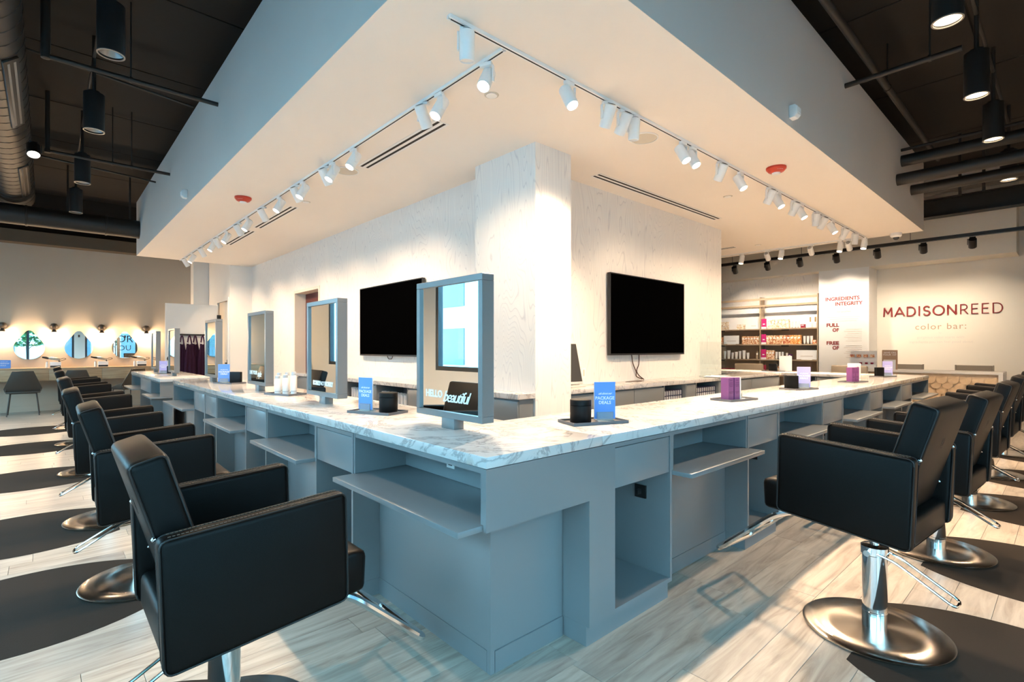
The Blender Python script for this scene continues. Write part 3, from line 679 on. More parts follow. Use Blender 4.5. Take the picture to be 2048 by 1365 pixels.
# right counter, near corner (tray lies across the view)
a = -0.35; b = (1.10, 0.33)
tray((*b, ZY), a, 'slate tray with black canister and blue card on the right counter near the corner')
canister(on(b, a, -0.085, 0.0), 'black round canister on the tray right of the corner')
sign_card(on(b, a, 0.075, -0.01), a-0.25, 'blue PACKAGE DEALS card on the tray right of the corner')
b = (3.06, 0.36); a = -0.2
tray((*b, ZY), a, 'slate tray holding the two nearest purple boxes')
def purple_box(loc, rz, label, m='purple', side='purpled'):
    t = thing('product_box', label, 'box', loc, rz, 'purple product boxes on trays')
    obj('carton', B(-0.036, 0.036, -0.036, 0.036, 0, 0.19, bev=0.001, seg=1), m, t)
    pb = new()
    for z, w in ((0.145, 0.024), (0.13, 0.03), (0.118, 0.022), (0.07, 0.03), (0.06, 0.02), (0.168, 0.018)): box(pb, -w, w, -0.0368, -0.0362, z-0.0018, z+0.0018)
    obj('front_print', pb, 'inkp', t, smooth=0)
    sd = obj('side_panel', B(0.0362, 0.0366, -0.035, 0.035, 0.002, 0.188), side, t, smooth=0)
    for tx, z in (('my', 0.115), ('color', 0.085)): obj('side_lettering', text_mesh(tx, 0.028, 0.0002, 0.3), 'ink', sd, (0.0368, 0, z), ROT_PX, smooth=0)
    return t
purple_box(on(b, a, -0.12, -0.02), a+0.05, 'left one of the two purple cartons on the nearer box tray')
purple_box(on(b, a, -0.04, -0.02), a+0.05, 'right one of the two purple cartons on the nearer box tray')
t = thing('leaflet_stand', 'white leaflet stand beside the nearer purple cartons', 'stand', on(b, a, 0.02, 0.0), a+0.05)
obj('panel', B(-0.006, 0.006, -0.045, 0.045, 0.0, 0.19), 'card', t, smooth=0); obj('foot', B(0.0065, 0.07, -0.045, 0.045, 0.0, 0.008), 'card', t, smooth=0)
obj('pocket', B(0.0065, 0.03, -0.043, 0.043, 0.009, 0.05), 'acryl', t, smooth=0)
b = (4.72, 0.40); a = -0.3
tray((*b, ZY), a, 'slate tray with black holder and lilac card halfway along the right counter')
black_holder(on(b, a, -0.08, 0.03), a-0.2, 'black card holder halfway along the right counter')
sign_card(on(b, a, 0.08, 0.0), a-0.7, 'lilac card on the tray halfway along the right counter', 'lilac')
b = (6.5, 0.34); a = -0.2
tray((*b, ZY), a, 'slate tray holding the two farther purple boxes')
purple_box(on(b, a, -0.075, -0.01), a-0.1, 'left one of the two purple cartons on the farther tray')
purple_box(on(b, a, 0.02, -0.01), a-0.1, 'right one of the two purple cartons on the farther tray')
b = (8.35, 0.40); a = -0.3
tray((*b, ZY), a, 'slate tray with black holder at the far end of the right counter')
black_holder(on(b, a, -0.06, 0.02), a-0.2, 'black card holder at the far end of the right counter')
sign_card(on(b, a, 0.12, 0.0), a-0.9, 'lilac card at the far end of the right counter', 'lilac')
t = thing('gift_bag', 'white paper bag with red print standing on the right counter behind the farther boxes', 'bag', (7.6, 0.60, ZY), -0.2)
obj('bag_body', B(-0.09, 0.09, -0.05, 0.05, 0, 0.22, bev=0.003), 'card', t); obj('red_print', B(-0.02, 0.02, -0.0512, -0.0502, 0.13, 0.17), 'signred', t, smooth=0)
# left counter
a = -PI/2+0.35; b = (0.37, 1.63)
tray((*b, ZY), a, 'slate tray with black canister and blue card on the left counter')
canister(on(b, a, 0.08, 0.02), 'black round canister on the left counter beside the corner mirror')
sign_card(on(b, a, -0.09, -0.02), a-0.05, 'blue PACKAGE DEALS card on the left counter tray')
b = (0.38, 3.50); a = -PI/2+0.3
tray((*b, ZY), a, 'slate tray holding the white bottles on the left counter')
def bottle(loc, h, r, label):
    t = thing('bottle', label, 'bottle', loc, 0, 'white bottles on the left counter')
    obj('body', lathe(new(), [(0, 0), (r*0.95, 0), (r, 0.005), (r, h*0.78), (r*0.8, h*0.84), (0, h*0.84)], 24), 'bottle', t)
    obj('cap', lathe(new(), [(0, h*0.845), (r*0.8, h*0.845), (r*0.8, h*0.98), (r*0.7, h), (0, h)], 24), 'cap', t)
    obj('print', lathe(new(), [(r+0.0004, h*0.12), (r+0.0008, h*0.14), (r+0.0004, h*0.16)], 24), 'cap', t)
for i, (x, y, h, r, l) in enumerate([(-0.12, 0.02, 0.20, 0.026, 'white bottle at the left end of the bottle tray'), (-0.06, -0.04, 0.175, 0.029, 'short white bottle in front on the bottle tray'), (-0.035, 0.045, 0.205, 0.024, 'white bottle at the back of the bottle tray'), (0.03, -0.02, 0.185, 0.027, 'white bottle in the middle of the bottle tray'), (0.11, 0.01, 0.215, 0.026, 'tallest white bottle at the right end of the bottle tray')]):
    bottle(on(b, a, x, y), h, r, l)
b = (0.40, 5.6); a = -PI/2+0.35
tray((*b, ZY), a, 'slate tray with black holder towards the far end of the left counter')
black_holder(on(b, a, 0.08, 0.03), a+0.3, 'black card holder towards the far end of the left counter')
sign_card(on(b, a, -0.10, -0.01), a+0.9, 'blue card turned sideways towards the far end of the left counter', 'blue')
b = (0.38, 9.95); a = -PI/2+0.3
tray((*b, Z2+0.001), a, 'slate tray on the far-left counter beyond the walkway')
o_ = black_holder((b[0]+0.05, b[1]-0.06, Z2+0.008), a+0.4, 'black card holder on the far-left counter')
o_ = sign_card((b[0]-0.05, b[1]+0.10, Z2+0.008), a+0.9, 'lilac card on the far-left counter', 'lilac')

# ------------------------------------------------------------------ televisions
def tv(name, label, loc, rz):
    t = thing(name, label, 'television', loc, rz, 'wall televisions')
    w, h = 0.933, 0.54
    bb = new(); box(bb, -w, w, 0.012, 0.05, -h, h, bev=0.003)
    obj('housing', bb, 'bezel', t)
    for a in ((-w, w, h-0.012, h), (-w, w, -h, -h+0.022), (-w, -w+0.012, -h+0.0221, h-0.0121), (w-0.012, w, -h+0.0221, h-0.0121)):
        obj('bezel', B(a[0], a[1], 0.0, 0.0118, a[2], a[3]), 'bezel', t, smooth=0)
    obj('screen', B(-w+0.0125, w-0.0125, 0.005, 0.0117, -h+0.0225, h-0.0125), 'tvscreen', t, smooth=0)
    obj('wall_bracket', B(-0.3, 0.3, 0.051, 0.068, -0.2, 0.2), 'blackm', t, smooth=0)
    return t
T1 = tv('television', 'large black television on the right core wall', (5.01, CLY-0.07, 1.935), 0)
for s, pts in ((0, [(-0.38, 0.055, -0.53), (-0.36, 0.05, -0.66), (-0.27, 0.05, -0.78), (-0.29, 0.045, -0.84), (-0.16, 0.03, -0.88)]), (1, [(-0.2, 0.055, -0.53), (-0.21, 0.05, -0.68), (-0.28, 0.05, -0.76), (-0.22, 0.045, -0.83), (-0.12, 0.03, -0.885)])):
    obj('cable', tube(new(), fillet(pts, 0.08, 4), 0.007, 6), 'cable', T1)
T2 = tv('television', 'large black television on the left core wall behind the corner mirror', (CLX-0.07, 5.275, 1.91), -PI/2)
obj('cable', tube(new(), fillet([(-0.12, 0.05, -0.53), (-0.09, 0.05, -0.585), (0.02, 0.05, -0.585), (0.05, 0.05, -0.53)], 0.03, 3), 0.006, 6), 'cable', T2)

# ------------------------------------------------------------------ track lighting
def rail(label, p0, p1, m='wfix', z=ZS, k=1.0):
    d = Vector(p1)-Vector(p0); L = d.length; rz = math.atan2(d.y, d.x)
    t = thing('track_rail', label, 'track rail', (p0[0], p0[1], z), rz); t.scale = (1, k, k)
    obj('channel', box(box(B(0, L, -0.018, 0.018, -0.006, -0.0005), 0, L, -0.018, -0.006, -0.024, -0.006), 0, L, 0.006, 0.018, -0.024, -0.006), m, t, smooth=0)
    obj('slot', B(0.02, L-0.02, -0.0058, 0.0058, -0.0245, -0.0065), 'slot', t, smooth=0)
    return t
rail('long white track rail above the left counter', (0.98, 1.0), (0.98, 12.3))
rail('long white track rail above the right counter', (0.5, 0.97), (9.74, 0.97))
rail('white cross track rail at the far end of the soffit', (9.74, 1.0), (9.74, 6.0))
def spot(name, label, loc, aim, m='wfix', lit=True, power=None, group=None, cone=62, r=0.048, col=None):
    """track head: adapter + stem + tilting can; aim is a world point"""
    t = thing(name, label, 'spotlight', loc, 0, group)
    v = Vector(aim)-Vector(loc)-Vector((0, 0, -0.15)); d = v.normalized()
    h = Vector((d.x, d.y, 0)); rz = math.atan2(h.y, h.x); e = math.acos(max(-1, min(1, -d.z)))   # tilt from straight down
    obj('adapter', B(-0.045, 0.045, -0.017, 0.017, -0.052, -0.025, bev=0.003), m, t, rot=(0, 0, rz+PI/2))
    c, s = math.cos(rz), math.sin(rz); off = Vector((-s, c, 0))*0.0
    side = Vector((-s, c, 0))
    ar = new(); box(ar, -0.013, 0.013, -0.006, 0.006, -0.17, -0.052, bev=0.003)
    obj('arm', ar, m, t, tuple(side*(r+0.008)), (0, 0, rz))
    cn = new(); lathe(cn, [(0, 0.105), (r*0.55, 0.105), (r*0.97, 0.098), (r, 0.09), (r, -0.075), (r*0.95, -0.08), (r*0.87, -0.08), (r*0.87, -0.066), (0, -0.066)], 28)
    can = obj('can', cn, m, t, (0, 0, -0.15), (0, -e, rz))
    for k in range(3): obj('cooling_ring', lathe(new(), [(r*0.2+k*r*0.2, 0.1052), (r*0.2+k*r*0.2, 0.1068), (r*0.28+k*r*0.2, 0.1068), (r*0.28+k*r*0.2, 0.1052)], 20), 'slot' if m == 'wfix' else m, can)
    obj('lens', lathe(new(), [(0, -0.0665), (r*0.86, -0.0665), (r*0.86, -0.070), (0, -0.072)], 28), 'lens' if lit else 'lensdim', can)
    if lit and (power is None or power > 0):
        ld = bpy.data.lights.new('spot_beam', 'SPOT'); ld.energy = SPOT_W if power is None else power; ld.color = col or WARM; ld.spot_size = math.radians(cone); ld.spot_blend = 1.0; ld.shadow_soft_size = 0.03
        lo = bpy.data.objects.new('spot_beam', ld); COL.objects.link(lo); lo.parent = t
        lo.location = Vector((0, 0, -0.15))+d*0.095
        lo.rotation_euler = d.to_track_quat('-Z', 'Y').to_euler()
    return t
ZH = ZS-0.001
gW = 'white track spotlights on the soffit'
# left rail (running along Y at X=0.98): out = towards the chairs, in = towards the core wall
LH = [(972, 'cam'), (878, 'out'), (848, 'in'), (706, 'out'), (664, 'out'), (652, 'in'), (605, 'out'), (594, 'in'), (558, 'out'), (527, 'in'), (494, 'out'), (478, 'in'), (452, 'out'), (436, 'in'), (424, 'out'), (405, 'in'), (384, 'out'), (372, 'in')]
for i, (px, kind) in enumerate(LH):
    y = atx(px, 300, 0.98).y
    aim = {'out': (-0.95, y-0.1, 0), 'in': (2.5, y+0.5, 1.0), 'cam': (-0.9, y-0.9, 0.4)}[kind]
    spot('track_spotlight', 'white track spotlight on the left soffit rail, %s from the front corner' % ORD[i], (0.98, y, ZH), aim, group=gW, power=SPOT_W*((0.15 if y < 3.5 else 0.23) if kind == 'in' else 0.25), cone=100 if kind == 'in' else 112)
RH = [(934, 'x'), (1138, 'out'), (1215, 'in'), (1268, 'x'), (1366, 'out'), (1386, 'out'), (1441, 'in'), (1481, 'out'), (1539, 'in'), (1557, 'out'), (1588, 'in'), (1603, 'out'), (1632, 'x'), (1645, 'in'), (1665, 'out'), (1688, 'in'), (1710, 'x')]
for i, (px, kind) in enumerate(RH):
    x = aty(px, 200, 0.97).x
    aim = {'out': (x-0.1, -0.9, 0), 'in': (x+0.5, 2.48, 1.0), 'x': (x+0.25, 1.3, 1.0), 'cam': (x-0.6, -0.9, 0)}[kind]
    spot('track_spotlight', 'white track spotlight on the right soffit rail, %s from the front corner' % ORD[i], (x, 0.97, ZH), aim, lit=kind != 'x', group=gW, power=SPOT_W*(0.14 if kind == 'in' else 0.42), cone=100 if kind == 'in' else 112)
for i, px in enumerate([1728, 1698, 1680, 1622, 1562, 1535, 1483]):
    y = atx(px, 480, 9.74).y
    spot('track_spotlight', 'white track spotlight on the far cross rail, %s from its right end' % ORD[i], (9.74, y, ZH), (9.74+(3.0 if i % 2 else -0.6), y+0.2, 1.0), lit=(i % 2 == 0), group=gW)
# one head that washes the column
spot('track_spotlight', 'white track spotlight aimed at the wallpapered column', (2.30, 0.97, ZH), (2.52, 1.98, 2.1), group=gW, power=SPOT_W*0.55, cone=76)
# black track before the retail wall
ZB = 3.60
rb_ = rail('black track rail hanging before the retail wall', (11.5, -1.6), (11.5, 6.0), 'blackm', ZB+0.05, 2.6)
for k, yh in enumerate((0.6, 2.6, 4.2)): obj('drop_rod', cyl(new(), (yh+1.6, 0, 0), (yh+1.6, 0, (ZC-ZB-0.05)/2.6), 0.004, n=6), 'blackm', rb_)
for i, px in enumerate([1945, 1847, 1755, 1673, 1600, 1535, 1470]):
    y = atx(px, 500, 11.5).y
    spot('track_spotlight', 'black track spotlight before the retail wall, %s from the right' % ORD[i], (11.5, y, ZB), (13.1, y+0.15, 1.7), 'blackm', True, 54, 'black track spotlights', 80, 0.062, (1.0, 0.82, 0.62))
# black spot on the left, under the dark ceiling
spot('ceiling_spotlight', 'black spotlight hanging beside the spiral duct at upper left', (-1.45, 8.0, 4.35), (-1.3, 5.5, 0.0), 'blackm', True, 60, None, 60, r=0.075)

# ------------------------------------------------------------------ soffit fittings
def slot_vent(label, x0, x1, y0, y1, along):
    t = thing('slot_vent', label, 'air vent', ((x0+x1)/2, (y0+y1)/2, ZS), 0, 'linear slot vents in the soffit')
    hx, hy = (x1-x0)/2, (y1-y0)/2
    obj('frame', B(-hx-0.015, hx+0.015, -hy-0.015, hy+0.015, -0.004, -0.0005), 'wfix', t, smooth=0)
    for s in (-1, 1):
        if along == 'y': obj('slot', B(s*hx*0.55-0.014, s*hx*0.55+0.014, -hy, hy, -0.0055, -0.0042), 'slot', t, smooth=0)
        else: obj('slot', B(-hx, hx, s*hy*0.55-0.014, s*hy*0.55+0.014, -0.0055, -0.0042), 'slot', t, smooth=0)
slot_vent('long slot vent above the right television', 3.48, 6.52, 2.13, 2.25, 'x')
slot_vent('slot vent left of the column nearest the camera', 1.27, 1.39, 2.25, 3.78, 'y')
slot_vent('slot vent halfway along the left soffit', 1.27, 1.39, 6.0, 7.7, 'y')
slot_vent('slot vent at the far end of the left soffit', 1.27, 1.39, 8.05, 9.6, 'y')
slot_vent('short slot vent near the far cross rail', 8.9, 9.02, 3.0, 4.4, 'y')
def ceil_disc(name, label, cat, loc, prof, m, group=None):
    t = thing(name, label, cat, loc, 0, group); obj('body', lathe(new(), prof, 32), m, t); return t
for (x, y), l in (((0.655, 5.98), 'red smoke alarm on the left part of the soffit'), ((4.79, 0.66), 'red smoke alarm on the right part of the soffit')):
    t = ceil_disc('smoke_alarm', l, 'smoke alarm', (x, y, ZS), [(0, -0.001), (0.105, -0.001), (0.105, -0.02), (0.08, -0.05), (0.045, -0.062), (0, -0.064)], 'red', 'red smoke alarms')
    obj('strobe', lathe(new(), [(0, -0.06), (0.045, -0.0625), (0.04, -0.08), (0, -0.086)], 24), 'wfix', t)
    for k in range(5): obj('white_mark', B(-0.006, 0.006, -0.002, 0.002, -0.001, 0.001), 'ink', t, (0.088*math.cos(-2.6+k*0.16), 0.088*math.sin(-2.6+k*0.16), -0.04), (0, 0.95, -2.6+k*0.16))
for (x, y), l in (((1.24, 4.04), 'round ceiling speaker over the left counter aisle'), ((2.98, 1.21), 'round ceiling speaker over the right counter aisle')):
    t = ceil_disc('ceiling_speaker', l, 'speaker', (x, y, ZS), [(0, -0.002), (0.125, -0.002), (0.125, -0.006), (0, -0.008)], 'grille', 'round ceiling speakers')
    obj('rim', lathe(new(), [(0.126, -0.001), (0.14, -0.001), (0.14, -0.007), (0.126, -0.009), (0.126, -0.001)], 32), 'wfix', t)
for (x, y), l in (((5.47, 1.53), 'sprinkler cover on the soffit right of the column'), ((1.34, 1.56), 'sprinkler cover on the soffit near the front rail junction'), ((1.365, 5.62), 'sprinkler cover on the left soffit'), ((9.1, 2.6), 'sprinkler cover near the far cross rail')):
    t = ceil_disc('sprinkler_cover', l, 'sprinkler', (x, y, ZS), [(0, -0.004), (0.045, -0.004), (0.045, -0.008), (0, -0.01)], 'wfix', 'sprinkler covers')
    obj('escutcheon', lathe(new(), [(0.046, -0.0005), (0.06, -0.0005), (0.058, -0.003), (0.046, -0.003), (0.046, -0.0005)], 24), 'grille', t)
t = ceil_disc('dome_camera', 'cream dome security camera under the far soffit corner', 'camera', (9.85, 0.52, ZS), [(0, -0.001), (0.085, -0.001), (0.085, -0.05), (0.07, -0.07), (0.055, -0.075), (0, -0.075)], 'wfix')
obj('dome', lathe(new(), [(0.05, -0.0755), (0.045, -0.1), (0.025, -0.118), (0, -0.122)], 24), 'tabscr', t)
for loc, rz, l in (((3.77, 0.155, 3.66), 0, 'small white sensor box on the right fascia'), ((0.16, 6.87, 3.67), -PI/2, 'small white sensor box on the left fascia')):
    t = thing('sensor_box', l, 'sensor', loc, rz, 'white sensor boxes on the fascia')
    obj('case', prism(new(), [(-0.001, -0.06), (-0.05, -0.055), (-0.075, -0.03), (-0.075, 0.035), (-0.05, 0.06), (-0.001, 0.06)], 0, -0.045, 0.045, bev=0.006), 'wfix', t)
    obj('window', B(-0.03, 0.03, -0.0785, -0.0755, -0.02, 0.025), 'card', t, smooth=0)

# ------------------------------------------------------------------ dark ceiling: pendants, duct, pipes
def pendant(loc, label, lit, group):
    t = thing('cylinder_pendant', label, 'pendant light', loc, 0, group)
    obj('tube_shade', lathe(new(), [(0, 0.46), (0.06, 0.46), (0.06, 0.43), (0.10, 0.43), (0.10, 0.0), (0.09, 0.0), (0.088, 0.12), (0, 0.13)], 32), 'blackm', t)
    obj('rim', lathe(new(), [(0.089, 0.0), (0.101, 0.0), (0.101, -0.006), (0.089, -0.006), (0.089, 0.0)], 32), 'lensd', t)
    obj('reflector', lathe(new(), [(0, 0.075), (0.05, 0.07), (0.087, 0.012)], 28), 'lensp' if lit else 'lensd', t)
    obj('stem', cyl(new(), (0, 0, 0.46), (0, 0, ZC-loc[2]), 0.02, n=10), 'pipe', t)
    ld = bpy.data.lights.new('pendant_beam', 'SPOT'); ld.energy = 130 if lit else 50; ld.color = WARM; ld.spot_size = math.radians(125); ld.spot_blend = 0.8; ld.shadow_soft_size = 0.06
    lo = bpy.data.objects.new('pendant_beam', ld); COL.objects.link(lo); lo.parent = t; lo.location = (0, 0, -0.02)
for i, y in enumerate((4.02, 6.13, 8.69, 11.0, 1.9)): pendant((-0.906, y, 4.04), 'black cylinder pendant over the left chairs, %s' % (ORD[i]+' in view from the camera' if i < 4 else 'added out of view to warm the near floor'), False, 'cylinder pendants on the left')  # last pendant is an added, unseen lamp that warms the near floor
for i, x in enumerate((3.85, 5.6, 7.2, 9.4)): pendant((x, -0.95, 4.03), 'black cylinder pendant with warm lamp over the right chairs, %s' % (ORD[i]+' in view' if i < 4 else ['above the raised chair', 'beside the camera'][i-4]), True, 'cylinder pendants on the right')
t = thing('black_spot_fixture', 'black box spotlight cut by the top right edge of the photo', 'light fixture', (4.75, -1.55, 4.2))
obj('case', B(-0.13, 0.13, -0.13, 0.13, -0.1, 0.16, bev=0.01), 'blackm', t); obj('stem', cyl(new(), (0, 0, 0.16), (0, 0, ZC-4.2), 0.02, n=8), 'pipe', t); obj('reflector', B(-0.1, 0.1, -0.1, 0.1, -0.106, -0.101), 'lensd', t, smooth=0)
# spiral duct along Y on the left
dx, dzc, R = -1.78, 4.55, 0.30
t = thing('spiral_duct', 'big spiral air duct running along the upper left', 'duct', (dx, 0, dzc))
obj('tube_body', cyl(new(), (0, -4.3, 0), (0, 12.6, 0), R, n=40), 'duct', t)
sb = new()
yy = -4.2; ns = 40
pts = []
turn = 0.27; nt_ = int(16.6/turn)
for k in range(nt_*20): 
    a = 2*PI*k/20; pts.append((R*1.004*math.sin(a), -4.2+turn*k/20, R*1.004*math.cos(a)))
tube(sb, pts, 0.006, 4)
obj('spiral_seam', sb, 'pipe', t, smooth=0)
def duct_vent(y0, y1, label):
    v = obj('slot_diffuser', new() if False else B(-0.075, 0.075, y0, y1, -0.012, 0.012, bev=0.003), 'duct', t, (R*math.sin(0.7)*1.02, 0, -R*math.cos(0.7)*1.02), (0, -0.7, 0), label=label)
    for s in (-0.03, 0.03): obj('air_slot', B(s-0.011, s+0.011, y0+0.06, y1-0.06, -0.0145, -0.0125), 'lensd', v, smooth=0)
duct_vent(5.4, 7.4, 'grey slot diffuser on the duct'); duct_vent(9.4, 11.4, 'grey slot diffuser farther along the duct')
obj('end_cap', lathe(new(), [(R*1.01, -0.02), (R*1.01, 0.0), (0, 0.0)], 40), 'duct', t, (0, 12.62, 0), (-PI/2, 0, 0))
t = thing('cross_duct', 'dark round duct crossing from the spiral duct into the left fascia', 'duct', (0, 11.9, 4.03))
obj('tube_body', cyl(new(), (-4.0, 0, 0), (0.158, 0, 0), 0.19, n=32), 'pipe', t)
for xx in (-3.0, -1.6, -0.4): obj('collar', lathe(new(), [(0.191, -0.02), (0.2, -0.015), (0.2, 0.015), (0.191, 0.02)], 32), 'duct', t, (xx, 0, 0), (0, PI/2, 0))
for xx in (-1.0, 0.0): obj('strap', B(xx-0.015, xx+0.015, -0.012, 0.012, 0.19, ZC-4.04), 'pipe', t, smooth=0)
def pipe(label, p0, p1, r, hang=(), drop=None, flange=True):
    t = thing('ceiling_pipe', label, 'pipe', p0)
    d = Vector(p1)-Vector(p0)
    obj('pipe_run', cyl(new(), (0, 0, 0), d, r, n=16), 'pipe', t)
    for f in hang:
        q = d*f; obj('hanger_rod', cyl(new(), (q.x, q.y, q.z+r), (q.x, q.y, ZC-p0[2]), 0.008, n=6), 'pipe', t)
        obj('hanger_ring', lathe(new(), [(r+0.001, -0.012), (r+0.008, -0.012), (r+0.008, 0.012), (r+0.001, 0.012)], 16), 'pipe', t, q, d.to_track_quat('Z', 'Y').to_euler())
    if drop: 
        obj('riser', cyl(new(), (0, 0, 0), (0, 0, ZC-p0[2]), r*drop, n=14), 'pipe', t)
        obj('elbow', lathe(new(), [(0, -r*1.5), (r*1.5, -r), (r*1.6, 0), (r*1.5, r), (0, r*1.5)], 14), 'pipe', t)
    return t
a_ = atx(436, 209.5, 0.16); pipe('dark sprinkler pipe with riser entering the left fascia nearest the camera', (aty(91, 110, a_.y).x, a_.y, a_.z), (0.159, a_.y, a_.z), 0.024, (0.45,), 1.6)
a_ = atx(340, 349, 0.16); pipe('dark sprinkler pipe entering the left fascia farther back', (aty(95, 300, a_.y).x, a_.y, a_.z), (0.159, a_.y, a_.z), 0.024, (0.5, 0.66), 1.2)
pipe('thin dark conduit across the upper left ceiling', (-1.6, 6.4, 4.9), (0.15, 6.4, 4.75), 0.014)
pipe('thin dark conduit far across the upper left ceiling', (-1.6, 9.6, 4.6), (0.15, 9.6, 4.5), 0.016)
pipe('thin dark conduit linking the left pendants', (-0.906, 3.2, 4.9), (-0.906, 11.3, 4.9), 0.016)
# right side
pipe('dark sprinkler main running along the top of the right fascia', (1.0, -0.10, 4.62), (9.6, -0.10, 4.62), 0.035, (0.3, 0.6))
pipe('dark branch pipe entering the right fascia near the pendants', (5.44, 0.154, 4.49), (5.44, -0.86, 4.49), 0.028, (0.75,))
pipe('thin dark conduit linking the right pendants', (2.5, -0.95, 4.85), (9.6, -0.95, 4.85), 0.018)
for (x, z, r, l) in ((8.29, 4.33, 0.085, 'topmost thick dark pipe entering the right fascia'), (8.0, 3.98, 0.085, 'lower thick dark pipe entering the right fascia'), (8.97, 4.03, 0.08, 'thick dark pipe entering the right fascia farther back')):
    pipe(l, (x, 0.154, z), (x, -4.5, z), r, (0.4,))
pipe('thin dark pipe above the thick pipes on the right fascia', (8.26, 0.154, 4.49), (8.26, -4.5, 4.49), 0.022)
pipe('dark pipe behind the soffit end at upper right', (10.6, 4.0, 4.35), (10.6, -4.5, 4.35), 0.09, (0.5,))
tag(obj('steel_beam', box(box(B(11.8, 12.05, -4.4, 8, 4.12, 4.14), 11.8, 12.05, -4.4, 8, 4.46, 4.48), 11.91, 11.94, -4.4, 8, 4.14, 4.46), 'pipe', smooth=0), 'dark steel beam crossing before the retail wall', 'beam')
for y in (-0.3, -0.6): tag(obj('hanger_bar', B(10.2, 10.24, y-0.02, y+0.02, 4.1, ZC), 'pipe', smooth=0), 'dark vertical hanger bar at upper right, %s one' % ('left' if y > -0.5 else 'right'), 'hanger')

# ------------------------------------------------------------------ retail wall on the right
XP = 12.5
struct('wall_bulkhead', B(XP, XE, -0.865, 9, 3.345, ZC), 'cream', 'cream bulkhead over the retail wall')
struct('wall_pillar', B(XP, XE, 1.525, 2.545, 0, 3.345), 'white', 'white pillar with ingredient lettering beside the shelves')
struct('wall_shelf_back', B(XE-0.3, XE, 2.545, 9, 0, 3.345), 'paperL', 'wallpapered wall above the product shelves')
# stroke letters
def strokes(ch):
    arc = lambda cx, cy, rx, ry, a0, a1, n=10: [(cx+rx*math.cos(a0+(a1-a0)*k/n), cy+ry*math.sin(a0+(a1-a0)*k/n)) for k in range(n+1)]
    return {'M': (1.0, [[(0.08, 0), (0.14, 1), (0.5, 0.32), (0.86, 1), (0.92, 0)]]), 'A': (0.95, [[(0, 0), (0.475, 1), (0.95, 0)], [(0.2, 0.3), (0.75, 0.3)]]),
            'D': (0.9, [[(0.1, 0), (0.1, 1), (0.4, 1)]+arc(0.4, 0.5, 0.46, 0.5, PI/2, -PI/2)+[(0.1, 0)]]), 'I': (0.28, [[(0.14, 0), (0.14, 1)]]),
            'S': (0.72, [arc(0.36, 0.75, 0.26, 0.25, 0.5, PI*1.5, 10)+arc(0.36, 0.25, 0.28, 0.25, PI/2, -PI+0.4, 12)]), 'O': (1.08, [arc(0.54, 0.5, 0.5, 0.5, 0, 2*PI, 28)]),
            'N': (0.92, [[(0.1, 0), (0.1, 1), (0.82, 0), (0.82, 1)]]), 'R': (0.75, [[(0.1, 0), (0.1, 1), (0.38, 1)]+arc(0.38, 0.73, 0.27, 0.27, PI/2, -PI/2)+[(0.1, 0.46)], [(0.36, 0.46), (0.70, 0)]]),
            'E': (0.68, [[(0.62, 0), (0.1, 0), (0.1, 1), (0.62, 1)], [(0.1, 0.52), (0.56, 0.52)]])}[ch]
sg = thing('wall_sign', 'thin red MADISONREED letters mounted on the cream wall', 'sign', (XE, 1.40, 2.225))
H_, Wt = 0.20, 2.03
adv = [strokes(c)[0] for c in 'MADISONREED']; tot = sum(adv)+0.22*10; kx = Wt/tot; cur = 0.0
for i, c in enumerate('MADISONREED'):
    w, ss = strokes(c); lb_ = new(); r = 0.0155 if i < 7 else 0.011
    for s in ss:
        P_ = [Vector((-0.02, -(cur+p[0])*kx, p[1]*H_)) for p in s]
        for p, q in zip(P_, P_[1:]):
            e_ = (q-p).normalized()*r*0.5; cyl(lb_, p-e_, q+e_, r, n=8)
    obj('letter', lb_, 'signred', sg, label='red letter %s' % c); cur += w+0.22
t = thing('wall_sign', 'tan serif words color bar: below the red sign', 'sign', (XE-0.004, 0.37, 1.965))
obj('lettering', text_mesh('color bar:', 0.19, 0.001, 0, 0, 1.15), 'signtan', t, (0, 0, 0), ROT_MX, smooth=0)
t = thing('wall_sign', 'faint small lines of lettering under the color bar words', 'sign', (XE-0.004, 0.37, 1.72))
for k, (tx, s) in enumerate((('by', 0.05), ('gorgeous color starts with', 0.075), ('ingredients you can feel good about', 0.075))): obj('lettering', text_mesh(tx, s, 0.001, 0, -0.0005), 'faint', t, (0, 0, 0.11-0.10*k), ROT_MX, smooth=0)
t = thing('pillar_lettering', 'red INGREDIENTS with INTEGRITY lettering on the white pillar', 'lettering', (XP-0.004, 0, 0))
for tx, x0, x1, yc, mm in (('INGREDIENTS', 1651, 1719, 600, 'signred'), ('INTEGRITY', 1670, 1725, 609, 'signred'), ('with', 1646, 1667, 611, 'faint'), ('our promise', 1674, 1701, 624, 'signtan'), ('FULL', 1653, 1678, 651.5, 'signred'), ('OF', 1665, 1678, 661, 'signred'), ('FREE', 1653, 1678, 687, 'signred'), ('OF', 1665, 1678, 696.5, 'signred')):
    a0, a1 = atx(x0, yc, XP), atx(x1, yc, XP); me_ = text_mesh(tx, 0.12, 0.0008, 0.4 if tx == 'with' else 0, 0.004 if mm == 'signred' else 0)
    w_ = max(v.co.x for v in me_.vertices)-min(v.co.x for v in me_.vertices)
    o = obj('lettering', me_, mm, t, (0, (a0.y+a1.y)/2, a0.z), ROT_MX, smooth=0); o.scale = (abs(a0.y-a1.y)/w_, abs(a0.y-a1.y)/w_ if mm != 'signred' else 0.95, 1)
fbm = new()
for z0 in (1.93, 1.55):
    for k in range(7): box(fbm, -0.001, 0.001, 1.66, 1.98+0.04*math.sin(k*2.1), z0-0.045*k-0.005, z0-0.045*k+0.005)
